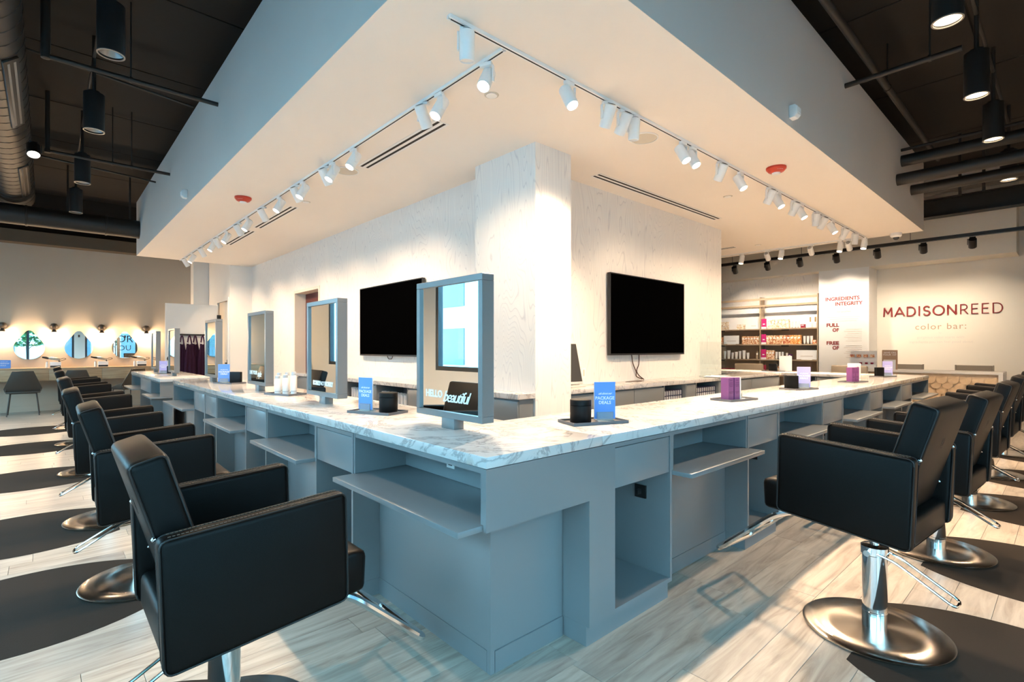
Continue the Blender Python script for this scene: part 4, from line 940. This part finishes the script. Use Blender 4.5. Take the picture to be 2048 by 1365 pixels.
for k in range(3): box(fbm, -0.001, 0.001, 1.70+0.03*k, 2.36-0.05*k, 2.22-0.045*k-0.004, 2.22-0.045*k+0.004)
obj('small_print', fbm, 'faint', t, smooth=0)
# shelf unit
XS = 12.56
sh = thing('product_shelving', 'tan wall shelving full of hair colour boxes', 'shelving', (XS, 2.58, 0))
SHZ = [1.998, 1.594, 1.20, 0.79]
obj('back_panel', B(0.28, 0.30, 0, 4.2, 0.1, 1.98), 'shelfw', sh, smooth=0)
obj('lit_back_panel', B(0.285, 0.30, 0, 4.2, 2.01, 2.60), 'card', sh, smooth=0)
for z in SHZ:
    s_ = obj('shelf', B(0.0, 0.279, 0.025, 4.2, z-0.03, z, bev=0.002), 'shelfm', sh, smooth=0)
for z in (2.60, 2.775): obj('top_rail', B(0.0, 0.03, 0.025, 4.2, z-0.03, z+0.02), 'shelfm', sh, smooth=0)
for y in (0.0, 1.36, 4.2): obj('upright', B(0.0, 0.28, y, y+0.024, 0, 2.83), 'shelfm', sh, smooth=0)
obj('base_unit', B(0.0, 0.29, 0.03, 4.2, 0, 0.42), 'shelfm', sh, smooth=0)
for z in SHZ[:3]:
    for y in (0.75, 2.4): obj('shelf_clip', B(-0.012, 0.0, y-0.09, y+0.09, z-0.06, z-0.03), 'blackm', sh, smooth=0)
def prod(kind, y, z, label, dims, m, x=0.1, cat='box', group=None, extra=None):
    w, d, h = dims
    t = thing(kind, label, cat, (XS+x, 2.58+y, z+0.001), 0, group)
    obj('carton', B(-d/2, d/2, -w/2, w/2, 0, h, bev=0.0015, seg=1), m, t)
    f = obj('front_label', B(-d/2-0.0012, -d/2-0.0002, -w*0.32, w*0.32, h*0.62, h*0.80), extra or 'card', t, smooth=0)
    return t
gP = 'hair colour boxes on the retail shelves'
def rowlabel(r): return ['top', 'second', 'third', 'bottom'][r]
def put_row(r, items):
    """items: list of (kind, width, height, material) from the right (small y) to the left"""
    z = SHZ[r]
    for i, (k, y, w, h, m, l) in enumerate(items):
        if k == 'box': prod('colour_box', y, z, l, (w, 0.10, h), m, 0.09, 'box', gP)
        elif k == 'panel':
            t = thing('magenta_board', l, 'sign', (XS+0.03, 2.58+y, z+0.001), 0, 'magenta shelf panels')
            obj('board', B(-0.006, 0.006, -w/2, w/2, 0.05, h), m, t, smooth=0); obj('white_mark', B(-0.0075, -0.0062, -w*0.22, w*0.22, h*0.42, h*0.52), 'ink', t, smooth=0); obj('foot', B(-0.02, 0.03, -w/2, w/2, 0, 0.05), 'card', t, smooth=0)
        elif k == 'card':
            t = thing('display_card', l, 'sign', (XS+0.05, 2.58+y, z+0.001), 0, 'white display cards')
            obj('card', B(-0.004, 0.004, -w/2, w/2, 0.01, h), m, t, smooth=0); obj('base', B(-0.02, 0.03, -w/4, w/4, 0, 0.01), 'card', t, smooth=0); obj('print', B(-0.0052, -0.0041, -w*0.3, w*0.3, h*0.35, h*0.42), 'faint', t, smooth=0)
        elif k == 'tube':
            t = thing('white_tube', l, 'tube', (XS+0.09, 2.58+y, z+0.001), 0, 'white tubes on the retail shelves')
            b_ = new(); lathe(b_, [(0, 0.03), (w*0.8, 0.03), (w*0.95, h*0.6), (w, h), (0, h)], 16); obj('tube_body', b_, 'bottle', t); obj('cap', lathe(new(), [(0, 0), (w*0.7, 0), (w*0.75, 0.029), (0, 0.029)], 16), m, t)
        elif k == 'flask':
            t = thing('dropper_bottle', l, 'bottle', (XS+0.09, 2.58+y, z+0.001), 0, 'gold capped bottles')
            obj('body', lathe(new(), [(0, 0), (w, 0), (w, h*0.45), (w*0.4, h*0.55), (0, h*0.55)], 18), 'bottle', t); obj('cap', lathe(new(), [(0, h*0.551), (w*0.42, h*0.551), (w*0.42, h), (0, h)], 16), m, t)
def nm(base, r, i, n): return '%s, %s from the pillar on the %s shelf' % (base, ORD[i], rowlabel(r))
R1_ = [('flask', 0.085, 0.04, 0.26, 'gold', 'gold capped white bottle nearest the pillar on the top retail shelf'), ('flask', 0.20, 0.04, 0.26, 'gold', 'gold capped white bottle second from the pillar on the top retail shelf'), ('box', 0.36, 0.09, 0.09, 'rust', 'small dark red box on the top retail shelf')]
for i in range(3): R1_.append(('tube', 0.47+0.075*i, 0.028, 0.17, 'cap', nm('white tube', 0, i, 3)))
for i in range(6): R1_.append(('box', 0.72+0.085*i, 0.08, 0.23 if i < 5 else 0.21, 'boxb', nm('pale gold colour box', 0, i, 6)))
R1_.append(('panel', 1.28, 0.12, 0.26, 'pink', 'magenta panel on the top retail shelf')); R1_.append(('card', 1.55, 0.22, 0.22, 'card', 'white card with three dots on the top retail shelf'))
for i in range(2): R1_.append(('box', 1.85+0.1*i, 0.09, 0.13, 'boxb', nm('small pale gold box by the divider', 0, i, 2)))
R1_.append(('card', 2.33, 0.22, 0.22, 'boxb', 'portrait card at the left of the top retail shelf')); R1_.append(('box', 2.53, 0.10, 0.21, 'boxc', 'copper colour box at the left of the top retail shelf'))
put_row(0, R1_)
R2_ = [('box', 0.09, 0.09, 0.10, 'boxc', 'small copper jar box nearest the pillar on the second retail shelf')]
for i in range(3): R2_.append(('tube', 0.17+0.08*i, 0.032, 0.20, 'cap', nm('white tube', 1, i, 3)))
for i in range(10): R2_.append(('box', 0.44+0.084*i, 0.08, 0.225, ['boxd', 'boxd', 'boxd', 'boxc', 'boxc', 'boxa', 'boxa', 'boxa', 'boxa', 'boxa'][i], nm('colour box', 1, i, 10)))
R2_.append(('panel', 1.285, 0.12, 0.26, 'pink', 'magenta panel on the second retail shelf'))
for i in range(6): R2_.append(('box', 1.45+0.075*i, 0.07, 0.215, 'boxa', nm('amber box left of the divider', 1, i, 6)))
R2_.append(('card', 2.15, 0.42, 0.24, 'card', 'wide white card with two faces on the second retail shelf'))
for i in range(3): R2_.append(('box', 2.45+0.08*i, 0.07, 0.20, 'boxc', nm('copper box left of the wide card', 1, i, 3)))
put_row(1, R2_)
R3_ = [('card', 0.27, 0.46, 0.24, 'card', 'wide pale blue-white card on the third retail shelf'), ('box', 0.66, 0.07, 0.14, 'inkp', 'small dark jar box on the third retail shelf'), ('tube', 0.74, 0.025, 0.17, 'cap', 'single white bottle beside the dark jar box on the third retail shelf')]
for i in range(3): R3_.append(('tube', 0.84+0.075*i, 0.03, 0.195, 'cap', nm('white tube', 2, i, 3)))
for i in range(3): R3_.append(('box', 1.06+0.085*i*0.8, 0.066, 0.235, 'boxa', nm('amber colour box', 2, i, 3)))
R3_.append(('panel', 1.29, 0.12, 0.26, 'pink', 'magenta panel on the third retail shelf')); R3_.append(('box', 1.46, 0.06, 0.19, 'shelfm', 'brown hair brush box leaning on the third retail shelf'))
for i in range(7): R3_.append(('tube', 1.72+0.105*i, 0.036+0.01*(i % 2), 0.17+0.06*((i*3) % 4)/3, 'bottle', nm('white jar left of the divider', 2, i, 7)))
put_row(2, R3_)
R4_ = []
for i in range(4): R4_.append(('box', 0.30+0.085*i, 0.08, 0.13, 'rust', nm('maroon box', 3, i, 4)))
for i in range(5): R4_.append(('box', 0.70+0.085*i, 0.08, 0.24, 'boxa', nm('amber box', 3, i, 5)))
R4_.append(('panel', 1.285, 0.12, 0.26, 'rust', 'maroon panel on the bottom retail shelf'))
for i in range(5): R4_.append(('box', 2.0+0.1*i, 0.09, 0.15, 'rust', nm('maroon box left of the divider', 3, i, 5)))
put_row(3, R4_)

# reception desk with wooden scales
dk = thing('reception_desk', 'white topped reception desk clad in pale wooden scales', 'desk', (11.3, 0, 0))
obj('desk_top', B(-0.03, 0.72, -0.76, 1.95, 1.005, 1.05, bev=0.004), 'white', dk)
obj('body', B(0.02, 0.68, -0.70, 1.95, 0.0, 1.0), 'scale', dk, smooth=0)
obj('end_panel', B(-0.03, 0.70, -0.76, -0.70, 0.0, 1.004), 'white', dk, smooth=0)
scale_pts = [(0.085*math.cos(a), 0.085*math.sin(a)) for a in [PI*k/10+PI for k in range(11)]]+[(0.085, 0.05), (-0.085, 0.05)]
def scale_mesh():
    bm = new(); prism(bm, scale_pts, 0, -0.016, 0.0)
    for v in bm.verts: v.co.x += -0.03*max(0, -v.co.z)/0.085
    return bm
smesh = mesh_of('scale', scale_mesh(), 0); smesh.materials.append(M['scale'])
rr = 0
z = 0.90
while z > 0.1:
    y = -0.60+(0.085 if rr % 2 else 0)
    while y < 1.30:
        s_ = obj('wood_scale', smesh, None, dk, (0.018, y, z), (random.uniform(-0.12, 0.12), 0, random.uniform(-0.05, 0.05))); y += 0.172
    z -= 0.098; rr += 1
for (y, l) in ((-0.25, 'taupe desk chair back above the right end of the reception desk'), (0.85, 'taupe desk chair back behind the display on the reception desk')):
    t = thing('desk_chair', l, 'chair', (12.55, y, 0), 0, 'desk chairs behind reception')
    obj('backrest', B(0.0, 0.04, -0.27, 0.27, 0.62, 1.14, bev=0.01), 'taupe', t); obj('seat', B(-0.45, 0.02, -0.26, 0.26, 0.44, 0.5, bev=0.02), 'taupe', t)
    for s in (-0.285, 0.285): obj('back_post', B(0.0, 0.04, s-0.012, s+0.012, 0.3, 1.145), 'brass', t, smooth=0)
    obj('post', cyl(new(), (-0.2, 0, 0.05), (-0.2, 0, 0.44), 0.03), 'blackm', t)
    for k in range(5): obj('foot', tube(new(), [(-0.2, 0, 0.05), (-0.2+0.27*math.cos(k*1.257), 0.27*math.sin(k*1.257), 0.02)], 0.018, 6), 'blackm', t)
# counter displays on the desk
t = thing('product_display', 'white tabletop display with red jars on the reception desk', 'display', (11.6, 1.42, 1.051))
obj('board', B(0.0, 0.02, -0.24, 0.24, 0, 0.38), 'card', t, smooth=0)
for r_, z in enumerate((0.10, 0.24)): obj('step', B(-0.10+0.05*r_, 0.0, -0.24, 0.24, 0 if r_ == 0 else 0.101, z), 'card', t, smooth=0)
for k in range(4): tag(obj('sample_swatch', B(11.53, 11.55, 1.42-0.21+0.12*k, 1.42-0.13+0.12*k, 1.295, 1.355), 'boxc', smooth=0), 'copper hair swatch on the desk display, %s from the right' % ORD[k], 'swatch', 'hair swatches on the display')
for k in range(3): tag(obj('sample_jar', lathe(new(), [(0, 0), (0.025, 0), (0.025, 0.035), (0, 0.035)], 14), 'rust', None, (11.52, 1.25+0.1*k, 1.1525)), 'dark red jar on the desk display, %s from the right' % ORD[k], 'jar', 'jars on the display')
t = thing('tabletop_sign', 'brown tabletop sign with white lettering on the reception desk', 'sign', (11.55, 0.95, 1.051), 0.1)
obj('board', B(0.0, 0.02, -0.13, 0.13, 0, 0.40), 'signtan', t, smooth=0); obj('leaflet_tray', B(-0.06, -0.001, -0.10, 0.10, 0, 0.2), 'card', t, smooth=0)
for tx, z in (('SAVE ON', 0.345), ('YOUR 1ST', 0.30)): obj('lettering', text_mesh(tx, 0.05, 0.001), 'ink', t, (-0.002, 0, z), ROT_MX, smooth=0)

# seats on the far side of the cross counter
def side_chair(loc, label):
    t = thing('counter_chair', label, 'chair', loc, 0, 'taupe chairs behind the cross counter')
    obj('backrest', B(0.30, 0.40, -0.30, 0.30, 0.62, 1.15, bev=0.025), 'taupe', t); obj('seat', B(-0.15, 0.36, -0.28, 0.28, 0.48, 0.62, bev=0.03), 'taupe', t)
    obj('column', cyl(new(), (0.1, 0, 0.02), (0.1, 0, 0.48), 0.05), 'chrome', t); obj('base_disc', lathe(new(), [(0, 0), (0.3, 0), (0.3, 0.015), (0, 0.02)], 36), 'steel', t, (0.1, 0, 0))
side_chair((9.75, 3.2, 0.002), 'taupe chair back beyond the cross counter on its left'); side_chair((9.75, 1.30, 0.002), 'taupe chair back beyond the cross counter on its right')
b = (9.05, 2.3)
tray((*b, ZY), 1.2, 'slate tray on the cross counter before the retail shelves')
black_holder((b[0], b[1], ZY+0.007), -PI/2, 'black card holder on the cross counter')
t = thing('menu_board', 'tall white menu card standing on the cross counter', 'sign', (9.18, 2.12, ZY), -PI/2+0.1)
obj('card', B(-0.11, 0.11, -0.003, 0.003, 0.01, 0.30), 'card', t, smooth=0); obj('foot', B(-0.06, 0.06, -0.03, 0.03, 0, 0.01), 'acryl', t, smooth=0)

# ------------------------------------------------------------------ back counter cabinets
def back_unit(mp, u0, u1, v, label, kind, group='back counter cabinets', depth=0.44):
    t = thing('back_cabinet', label, 'cabinet', group=group)
    if kind == 'door':
        obj('body', mp(u0, u1, v+0.02, v+depth, 0.1, ZU), 'cab', t, smooth=0); obj('drawer_front', mp(u0+0.004, u1-0.004, v, v+0.0195, 0.76, ZU-0.02, bev=0.0015), 'cab', t); obj('door', mp(u0+0.004, u1-0.004, v, v+0.0195, 0.11, 0.752, bev=0.0015), 'cab', t)
    else:
        for a in (u0, u1-0.018): obj('side_panel', mp(a, a+0.018, v, v+depth, 0.1, ZU), 'cab', t, smooth=0)
        obj('back_panel', mp(u0+0.018, u1-0.018, v+depth-0.02, v+depth, 0.1, ZU), 'cab', t, smooth=0)
        for z in (0.12, 0.62): obj('shelf', mp(u0+0.018, u1-0.018, v+0.01, v+depth-0.02, z-0.018, z), 'cab', t, smooth=0)
    obj('toe_kick', mp(u0, u1, v+0.05, v+depth, 0, 0.099), 'cab', t, smooth=0)
def yl(px): return atx(px, 770, 2.03).y
def xr(px): return aty(px, 770, 2.03).x
cuts = [2.0, yl(858), yl(812) - 0.0, yl(748), yl(737), yl(686), 7.2, 7.88]
kinds = ['door', 'door', 'open', 'door', 'open', 'door', 'door']
cuts = [2.0, 2.93, yl(814), yl(750), yl(738), yl(688), 7.86]; kinds = ['doorS', 'door', 'open', 'door', 'open', 'door']
for i, (u0, u1) in enumerate(zip(cuts, cuts[1:])):
    back_unit(mapL, u0+0.002, u1-0.002, 2.04, 'grey back cabinet under the left television, %s from the column' % ORD[i], 'door' if kinds[i] != 'open' else 'open', depth=0.21 if kinds[i] == 'doorS' else 0.44)
def cfoil(loc, label, grp, h=0.26):
    t = thing('colour_tube', label, 'tube', loc, 0, grp)
    b_ = new(); lathe(b_, [(0, 0), (0.02, 0), (0.021, 0.05), (0.03, 0.06), (0.034, h), (0, h)], 12); obj('tube_body', b_, 'silver', t)
    obj('crimp', B(-0.034, 0.034, -0.004, 0.004, h, h+0.02), 'card', t, smooth=0)
for u0, u1, w in ((cuts[2], cuts[3], 'right'), (cuts[4], cuts[5], 'left')):
    n = int((u1-u0-0.06)/0.085)
    for k in range(n): cfoil((2.11, u0+0.06+0.085*k, 0.621), 'silver colour tube in the %s open bay under the left television, %s from the right' % (w, ORD[min(k, 21)]), 'colour tubes under the left television')
rc = [2.80, xr(1270), xr(1329), xr(1374), xr(1393), xr(1440), xr(1478), xr(1505), 8.68]; rk = ['door', 'door', 'open', 'door', 'open', 'door', 'door', 'door']
for i, (u0, u1) in enumerate(zip(rc, rc[1:])):
    back_unit(mapR, u0+0.002, u1-0.002, 2.04, 'grey back cabinet under the right television, %s from the column' % ORD[i], rk[i])
small = mesh_of('carton', B(-0.024, 0.024, -0.03, 0.03, 0, 0.06, bev=0.002, seg=1)); small.materials.append(M['silver'])
for (u0, u1, w) in ((rc[2], rc[3], 'left'), (rc[4], rc[5], 'right')):
    rk_ = thing('colour_rack', 'dark grid rack of colour boxes in the %s open bay under the right television' % w, 'rack', ((u0+u1)/2, 2.09, 0.621))
    hw = (u1-u0)/2-0.03
    n = max(3, int(2*hw/0.058))
    for k in range(5): obj('rack_shelf', B(-hw, hw, 0, 0.12, 0.072*k, 0.072*k+0.006), 'navy', rk_, smooth=0)
    for k in range(n+1): obj('rack_divider', B(-hw+2*hw*k/n-0.002, -hw+2*hw*k/n+0.002, 0.001, 0.11, 0.007, 0.294), 'navy', rk_, smooth=0)
    for r_ in range(4):
        for k in range(n):
            tag(obj('colour_carton', small, None, None, ((u0+u1)/2-hw+2*hw*(k+0.5)/n, 2.125, 0.621+0.072*r_+0.0065)), 'small silver colour carton in the grid rack of the %s open bay' % w, 'carton', 'cartons in the %s grid rack' % w)
# cross counter base with carafes
for i, (y0, y1, k_) in enumerate([(0.78, 1.45, 'door'), (1.452, 1.99, 'open'), (2.52, 4.18, 'door')]):
    back_unit(lambda a, b_, c, d, e, f, **kw: B(c, d, a, b_, e, f, **kw), y0, y1, 8.72, 'grey cabinet under the cross counter, %s from the right counter' % ORD[i], k_, depth=0.70)
for k in range(5):
    t = thing('glass_carafe', 'clear glass carafe in the cross counter bay, %s from the right' % ORD[k], 'carafe', (8.80, 1.51+0.1*k, 0.621), 0, 'glass carafes')
    obj('body', lathe(new(), [(0, 0), (0.04, 0), (0.043, 0.02), (0.04, 0.12), (0.018, 0.19), (0.018, 0.27), (0.014, 0.27), (0.014, 0.19), (0.036, 0.12), (0.038, 0.022), (0, 0.01)], 18), 'clearglass', t)
    obj('stopper', lathe(new(), [(0, 0.272), (0.02, 0.272), (0.022, 0.29), (0, 0.295)], 12), 'cap', t)
# things on the back counter
t = thing('tablet_stand', 'leaning tablet on a stand beside the column', 'tablet', (3.13, 2.25, ZY), -0.15)
obj('screen_body', B(-0.16, 0.16, -0.012, 0.012, 0.03, 0.52, bev=0.006), 'tablet', t, rot=(-0.26, 0, 0)); obj('screen', B(-0.15, 0.15, -0.0135, -0.0125, 0.06, 0.51), 'tabscr', t, rot=(-0.26, 0, 0), smooth=0)
obj('base', B(-0.15, 0.15, -0.05, 0.14, 0.0, 0.022, bev=0.004), 'tablet', t)
for x in (3.85, 4.55):
    tag(obj('cable_grommet', lathe(new(), [(0, 0.0), (0.20, 0.0), (0.20, 0.002), (0, 0.002)], 32), 'cable', None, (x, 2.38, ZT+0.0005), (0, 0, 0)), 'brown cable slot in the back counter, %s of the television cables' % ('left' if x < 4 else 'below the crossing'), 'grommet', 'cable slots')
for o in [o for o in COL.objects if o.name.startswith('cable_grommet')]: o.scale = (1, 0.30, 1)
def acrylic(loc, rz, w, h, label):
    t = thing('acrylic_screen', label, 'screen', loc, rz, 'clear acrylic screens')
    obj('panel', B(-w/2, w/2, -0.004, 0.004, 0.0, h), 'glass', t, smooth=0)
    for s in (-1, 1): obj('foot', B(s*w*0.38-0.04, s*w*0.38+0.04, -0.05, 0.05, 0.0, 0.006), 'acryl', t, smooth=0)
acrylic((6.75, 2.36, ZY), 0, 0.9, 0.55, 'clear acrylic screen at the right end of the back counter'); acrylic((2.30, 6.9, ZY), PI/2, 0.9, 0.6, 'clear acrylic screen at the left end of the back counter')
t = thing('magazine', 'open magazine lying on the back counter right of the television', 'magazine', (6.4, 2.13, ZY), 0.05)
for s in (-1, 1): obj('page_block', prism(new(), [(0, 0), (s*0.2, 0.002), (s*0.21, 0.010), (s*0.1, 0.022), (0, 0.006)], 1, -0.13, 0.13), 'card', t, smooth=0)
t = thing('wall_outlet', 'small white outlet plate on the right core wall', 'outlet', (3.62, CLY-0.001, 1.18)); obj('plate', B(-0.04, 0.04, -0.006, 0, -0.06, 0.06, bev=0.002), 'wfix', t); obj('socket', B(-0.015, 0.015, -0.008, -0.0062, -0.04, 0.04), 'grille', t, smooth=0)

# ------------------------------------------------------------------ vanity wall at the far left
for i, px in enumerate((5, 108, 203, 292)):
    p = aty(px, 656, YN)
    t = thing('wall_sconce', 'bronze wall sconce glowing on the far wall, %s from the left' % ORD[i], 'wall lamp', (p.x, YN-0.001, 1.985), 0, 'wall sconces')
    obj('backplate', lathe(new(), [(0, 0), (0.075, 0), (0.075, 0.015), (0.06, 0.03), (0, 0.035)], 24), 'bronze', t, (0, 0, 0.03), (PI/2, 0, 0))
    obj('knuckle', lathe(new(), [(0, -0.075), (0.05, -0.06), (0.07, -0.02), (0.07, 0.02), (0.05, 0.06), (0, 0.075)], 20), 'bronze', t, (0, -0.09, 0.03))
    obj('shade_cap', lathe(new(), [(0.02, 0.0), (0.03, -0.02), (0.06, -0.085), (0.055, -0.085), (0.02, -0.02)], 20), 'bronze', t, (0, -0.09, -0.03))
    obj('bulb', lathe(new(), [(0, -0.115), (0.035, -0.10), (0.045, -0.075), (0.03, -0.04), (0, -0.035)], 18), 'bulb', t, (0, -0.09, -0.03))
    ld = bpy.data.lights.new('sconce_glow', 'POINT'); ld.energy = 18; ld.color = (1.0, 0.70, 0.42); ld.shadow_soft_size = 0.04
    lo = bpy.data.objects.new('sconce_glow', ld); COL.objects.link(lo); lo.parent = t; lo.location = (0, -0.13, -0.19)
def tear(w, h, n=40):
    pts = []
    r = w/2
    # circle lower part, rounded cone to the top
    for k in range(n+1):
        a = math.radians(-215)+math.radians(250)*k/n
        pts.append((r*math.cos(a), r*math.sin(a)))
    top = h-r
    l, rr_ = pts[0], pts[-1]
    tip = []
    for k in range(9):
        a = math.radians(35)+math.radians(110)*k/8; tip.append((0.075*math.cos(a), top-0.075+0.075*math.sin(a)))
    return pts+tip
for i, (c, hook) in enumerate((((-1.61, 1.495), False), ((-0.72, 1.50), True), ((0.19, 1.50), True))):
    t = thing('teardrop_mirror', ['teardrop mirror reflecting the street tree', 'middle teardrop mirror on the far wall', 'teardrop mirror reflecting window lettering, nearest the aprons'][i], 'mirror', (c[0], YN-0.03, c[1]), 0, 'teardrop mirrors')
    obj('glass', prism(new(), tear(0.535, 0.68), 1, -0.004, 0.004), 'mirror', t, smooth=0)
    obj('backing', prism(new(), [(x*0.94, y*0.94) for x, y in tear(0.535, 0.68)], 1, 0.0045, 0.025), 'blackm', t, smooth=0)
    if hook: obj('tag', B(-0.015, 0.02, -0.006, -0.0042, 0.26, 0.32), 'blackm', t, smooth=0)
vs_ = thing('vanity_counter', 'long pale oak wall counter below the teardrop mirrors', 'vanity counter', (0, YN, 0))
obj('top', B(XW+0.02, 1.6, -0.46, -0.001, 1.0, 1.03, bev=0.003), 'oak', vs_)
cur = XW+0.02
for k in range(6):
    x1 = min(cur+0.97, 1.6); obj('drawer_front', B(cur+0.003, x1-0.003, -0.455, -0.435, 0.735, 0.998, bev=0.002), 'oak', vs_); cur = x1
obj('drawer_carcass', B(XW+0.03, 1.59, -0.434, -0.001, 0.735, 0.999), 'oak', vs_, smooth=0)
def vanity_chair(loc, rz, label):
    t = thing('vanity_chair', label, 'chair', loc, rz, 'grey shell chairs at the vanity counter')
    # shell back faces the room (chair faces +y)
    bp = [(-0.17, 0.99), (0.17, 0.99), (0.31, 0.60), (0.29, 0.53), (-0.29, 0.53), (-0.31, 0.60)]
    bm = new(); prism(bm, bp, 1, -0.285, -0.262, bev=0.008)
    for v in bm.verts: v.co.y += -0.10*(v.co.z-0.6)/0.4 + 0.35*max(0, abs(v.co.x)-0.12)
    obj('backrest', bm, 'cchair', t); obj('seat', B(-0.28, 0.28, -0.27, 0.24, 0.50, 0.535, bev=0.012), 'cchair', t)
    for s in (-1, 1):
        obj('side_wing', prism(new(), [(-0.24, 0.53), (0.18, 0.53), (-0.20, 0.66)], 0, s*0.272, s*0.29, bev=0.004), 'cchair', t)
        for q in (-1, 1): obj('leg', tube(new(), [(s*0.21, q*0.17, 0.50), (s*0.26, q*0.24, 0.0)], 0.011, 8), 'leg', t)
    obj('seat_frame', tube(new(), [(-0.21, -0.17, 0.49), (0.21, -0.17, 0.49), (0.21, 0.17, 0.49), (-0.21, 0.17, 0.49)], 0.009, 6, closed=True), 'leg', t)
for i, (px, py, rz) in enumerate(((47, 826, 0.0), (152, 826, 0.02), (255, 826, 0.55))):
    p = aty(px, 800, 14.1)
    vanity_chair((p.x, 14.12, 0.001), rz, ['grey shell chair at the vanity, leftmost', 'grey shell chair at the vanity, middle, behind the salon chairs', 'grey shell chair at the vanity turned sideways beside the far-left counter'][i])
for i, px in enumerate((111, 206, 283)):
    x = aty(px, 715, 14.72).x
    t = thing('styling_caddy', 'white caddy box on the vanity counter, %s from the left' % ORD[i], 'caddy', (x, 14.70, 1.031), 0, 'styling caddies')
    obj('box_body', B(-0.10, 0.10, -0.06, 0.06, 0, 0.13, bev=0.003), 'card', t); obj('dark_panel', B(-0.095, 0.095, -0.0615, -0.0602, 0.005, 0.045), 'blackm', t, smooth=0)
    t = thing('hair_dryer', 'silver hair dryer lying on the caddy, %s from the left' % ORD[i], 'hair dryer', (x-0.02, 14.70, 1.235), -0.12+0.2*i, 'hair dryers')
    obj('barrel', lathe(new(), [(0, -0.1), (0.03, -0.1), (0.04, -0.05), (0.04, 0.06), (0.03, 0.10), (0, 0.10)], 20), 'hairdry', t, rot=(0, PI/2+0.2, 0))
    obj('nozzle', lathe(new(), [(0.03, -0.101), (0.03, -0.14), (0.018, -0.22), (0.014, -0.22), (0.02, -0.14)], 16), 'blackm', t, rot=(0, PI/2+0.2, 0))
    obj('handle', tube(new(), [(0.05, 0, 0.0), (0.10, -0.01, -0.065)], 0.018, 10), 'blackm', t)
    obj('cord', tube(new(), fillet([(0.10, -0.01, -0.05), (0.17, 0, -0.03), (0.22, 0.01, 0.0), (0.16, 0.02, 0.02), (0.09, 0.02, -0.02)], 0.05, 4), 0.006, 6), 'blackm', t)
    t = thing('spray_bottle', 'small white bottle left of the caddy, %s from the left' % ORD[i], 'bottle', (x-0.15, 14.66, 1.031), 0, 'spray bottles on the vanity')
    obj('body', lathe(new(), [(0, 0), (0.026, 0), (0.028, 0.10), (0.022, 0.125), (0, 0.125)], 16), 'bottle', t); obj('cap', lathe(new(), [(0, 0.126), (0.012, 0.126), (0.012, 0.15), (0, 0.15)], 12), 'cap', t)
t = thing('vanity_sign', 'blue tabletop sign at the left end of the vanity counter', 'sign', (-2.04, 14.62, 1.031), 0.0)
obj('board', B(-0.13, 0.13, 0, 0.008, 0, 0.19), 'blue', t, smooth=0); obj('foot', B(-0.13, 0.13, -0.03, 0.05, 0, 0.006), 'acryl', t, smooth=0)
for tx, z, s in (('ask about our', 0.15, 0.03), ('MEMBERSHIP', 0.11, 0.038), ('DEALS', 0.065, 0.038)): obj('lettering', text_mesh(tx, s, 0.0005), 'ink', t, (0, -0.001, z), ROT_MY, smooth=0)

# aprons on the open door
def apron(x, w, label, yy, zt=1.80):
    t = thing('apron', label, 'apron', (x, yy, zt), 0, 'plum aprons on the coat rail')
    obj('neck_loop', tube(new(), fillet([(-w*0.45, -0.01, -0.26), (-0.02, 0, -0.04), (0, -0.005, 0.0), (0.02, 0, -0.04), (w*0.45, -0.01, -0.26)], 0.08, 4), 0.016, 8), 'plum', t)
    bm = new(); n, mz = 22, 16; grid = []
    for j in range(mz+1):
        f = j/mz; row = []
        for i in range(n+1):
            u = i/n*2-1; ww = w*(0.45+0.55*min(1, f*3))
            row.append(bm.verts.new((u*ww, -0.03-0.022*math.sin(u*9+f*1.5)*min(1, 0.3+f), -0.22-1.1*f+0.03*abs(u)*(1-f))))
        grid.append(row)
    for j in range(mz):
        for i in range(n): bm.faces.new([grid[j][i], grid[j][i+1], grid[j+1][i+1], grid[j+1][i]])
    bmesh.ops.solidify(bm, geom=bm.faces[:], thickness=0.008)
    obj('cloth', bm, 'plum', t, smooth=60)
    obj('buckle', B(-w*0.4-0.01, -w*0.4+0.01, -0.032, -0.024, -0.2, -0.17), 'card', t, smooth=0)
for x, w, l, yy in ((1.13, 0.105, 'plum apron on the coat rail, leftmost', 13.03), (1.27, 0.12, 'plum apron on the coat rail, second from the left', 12.93), (1.41, 0.12, 'plum apron on the coat rail, third from the left', 13.03), (1.55, 0.11, 'plum apron on the coat rail, rightmost', 12.93)): apron(x, w, l, yy)
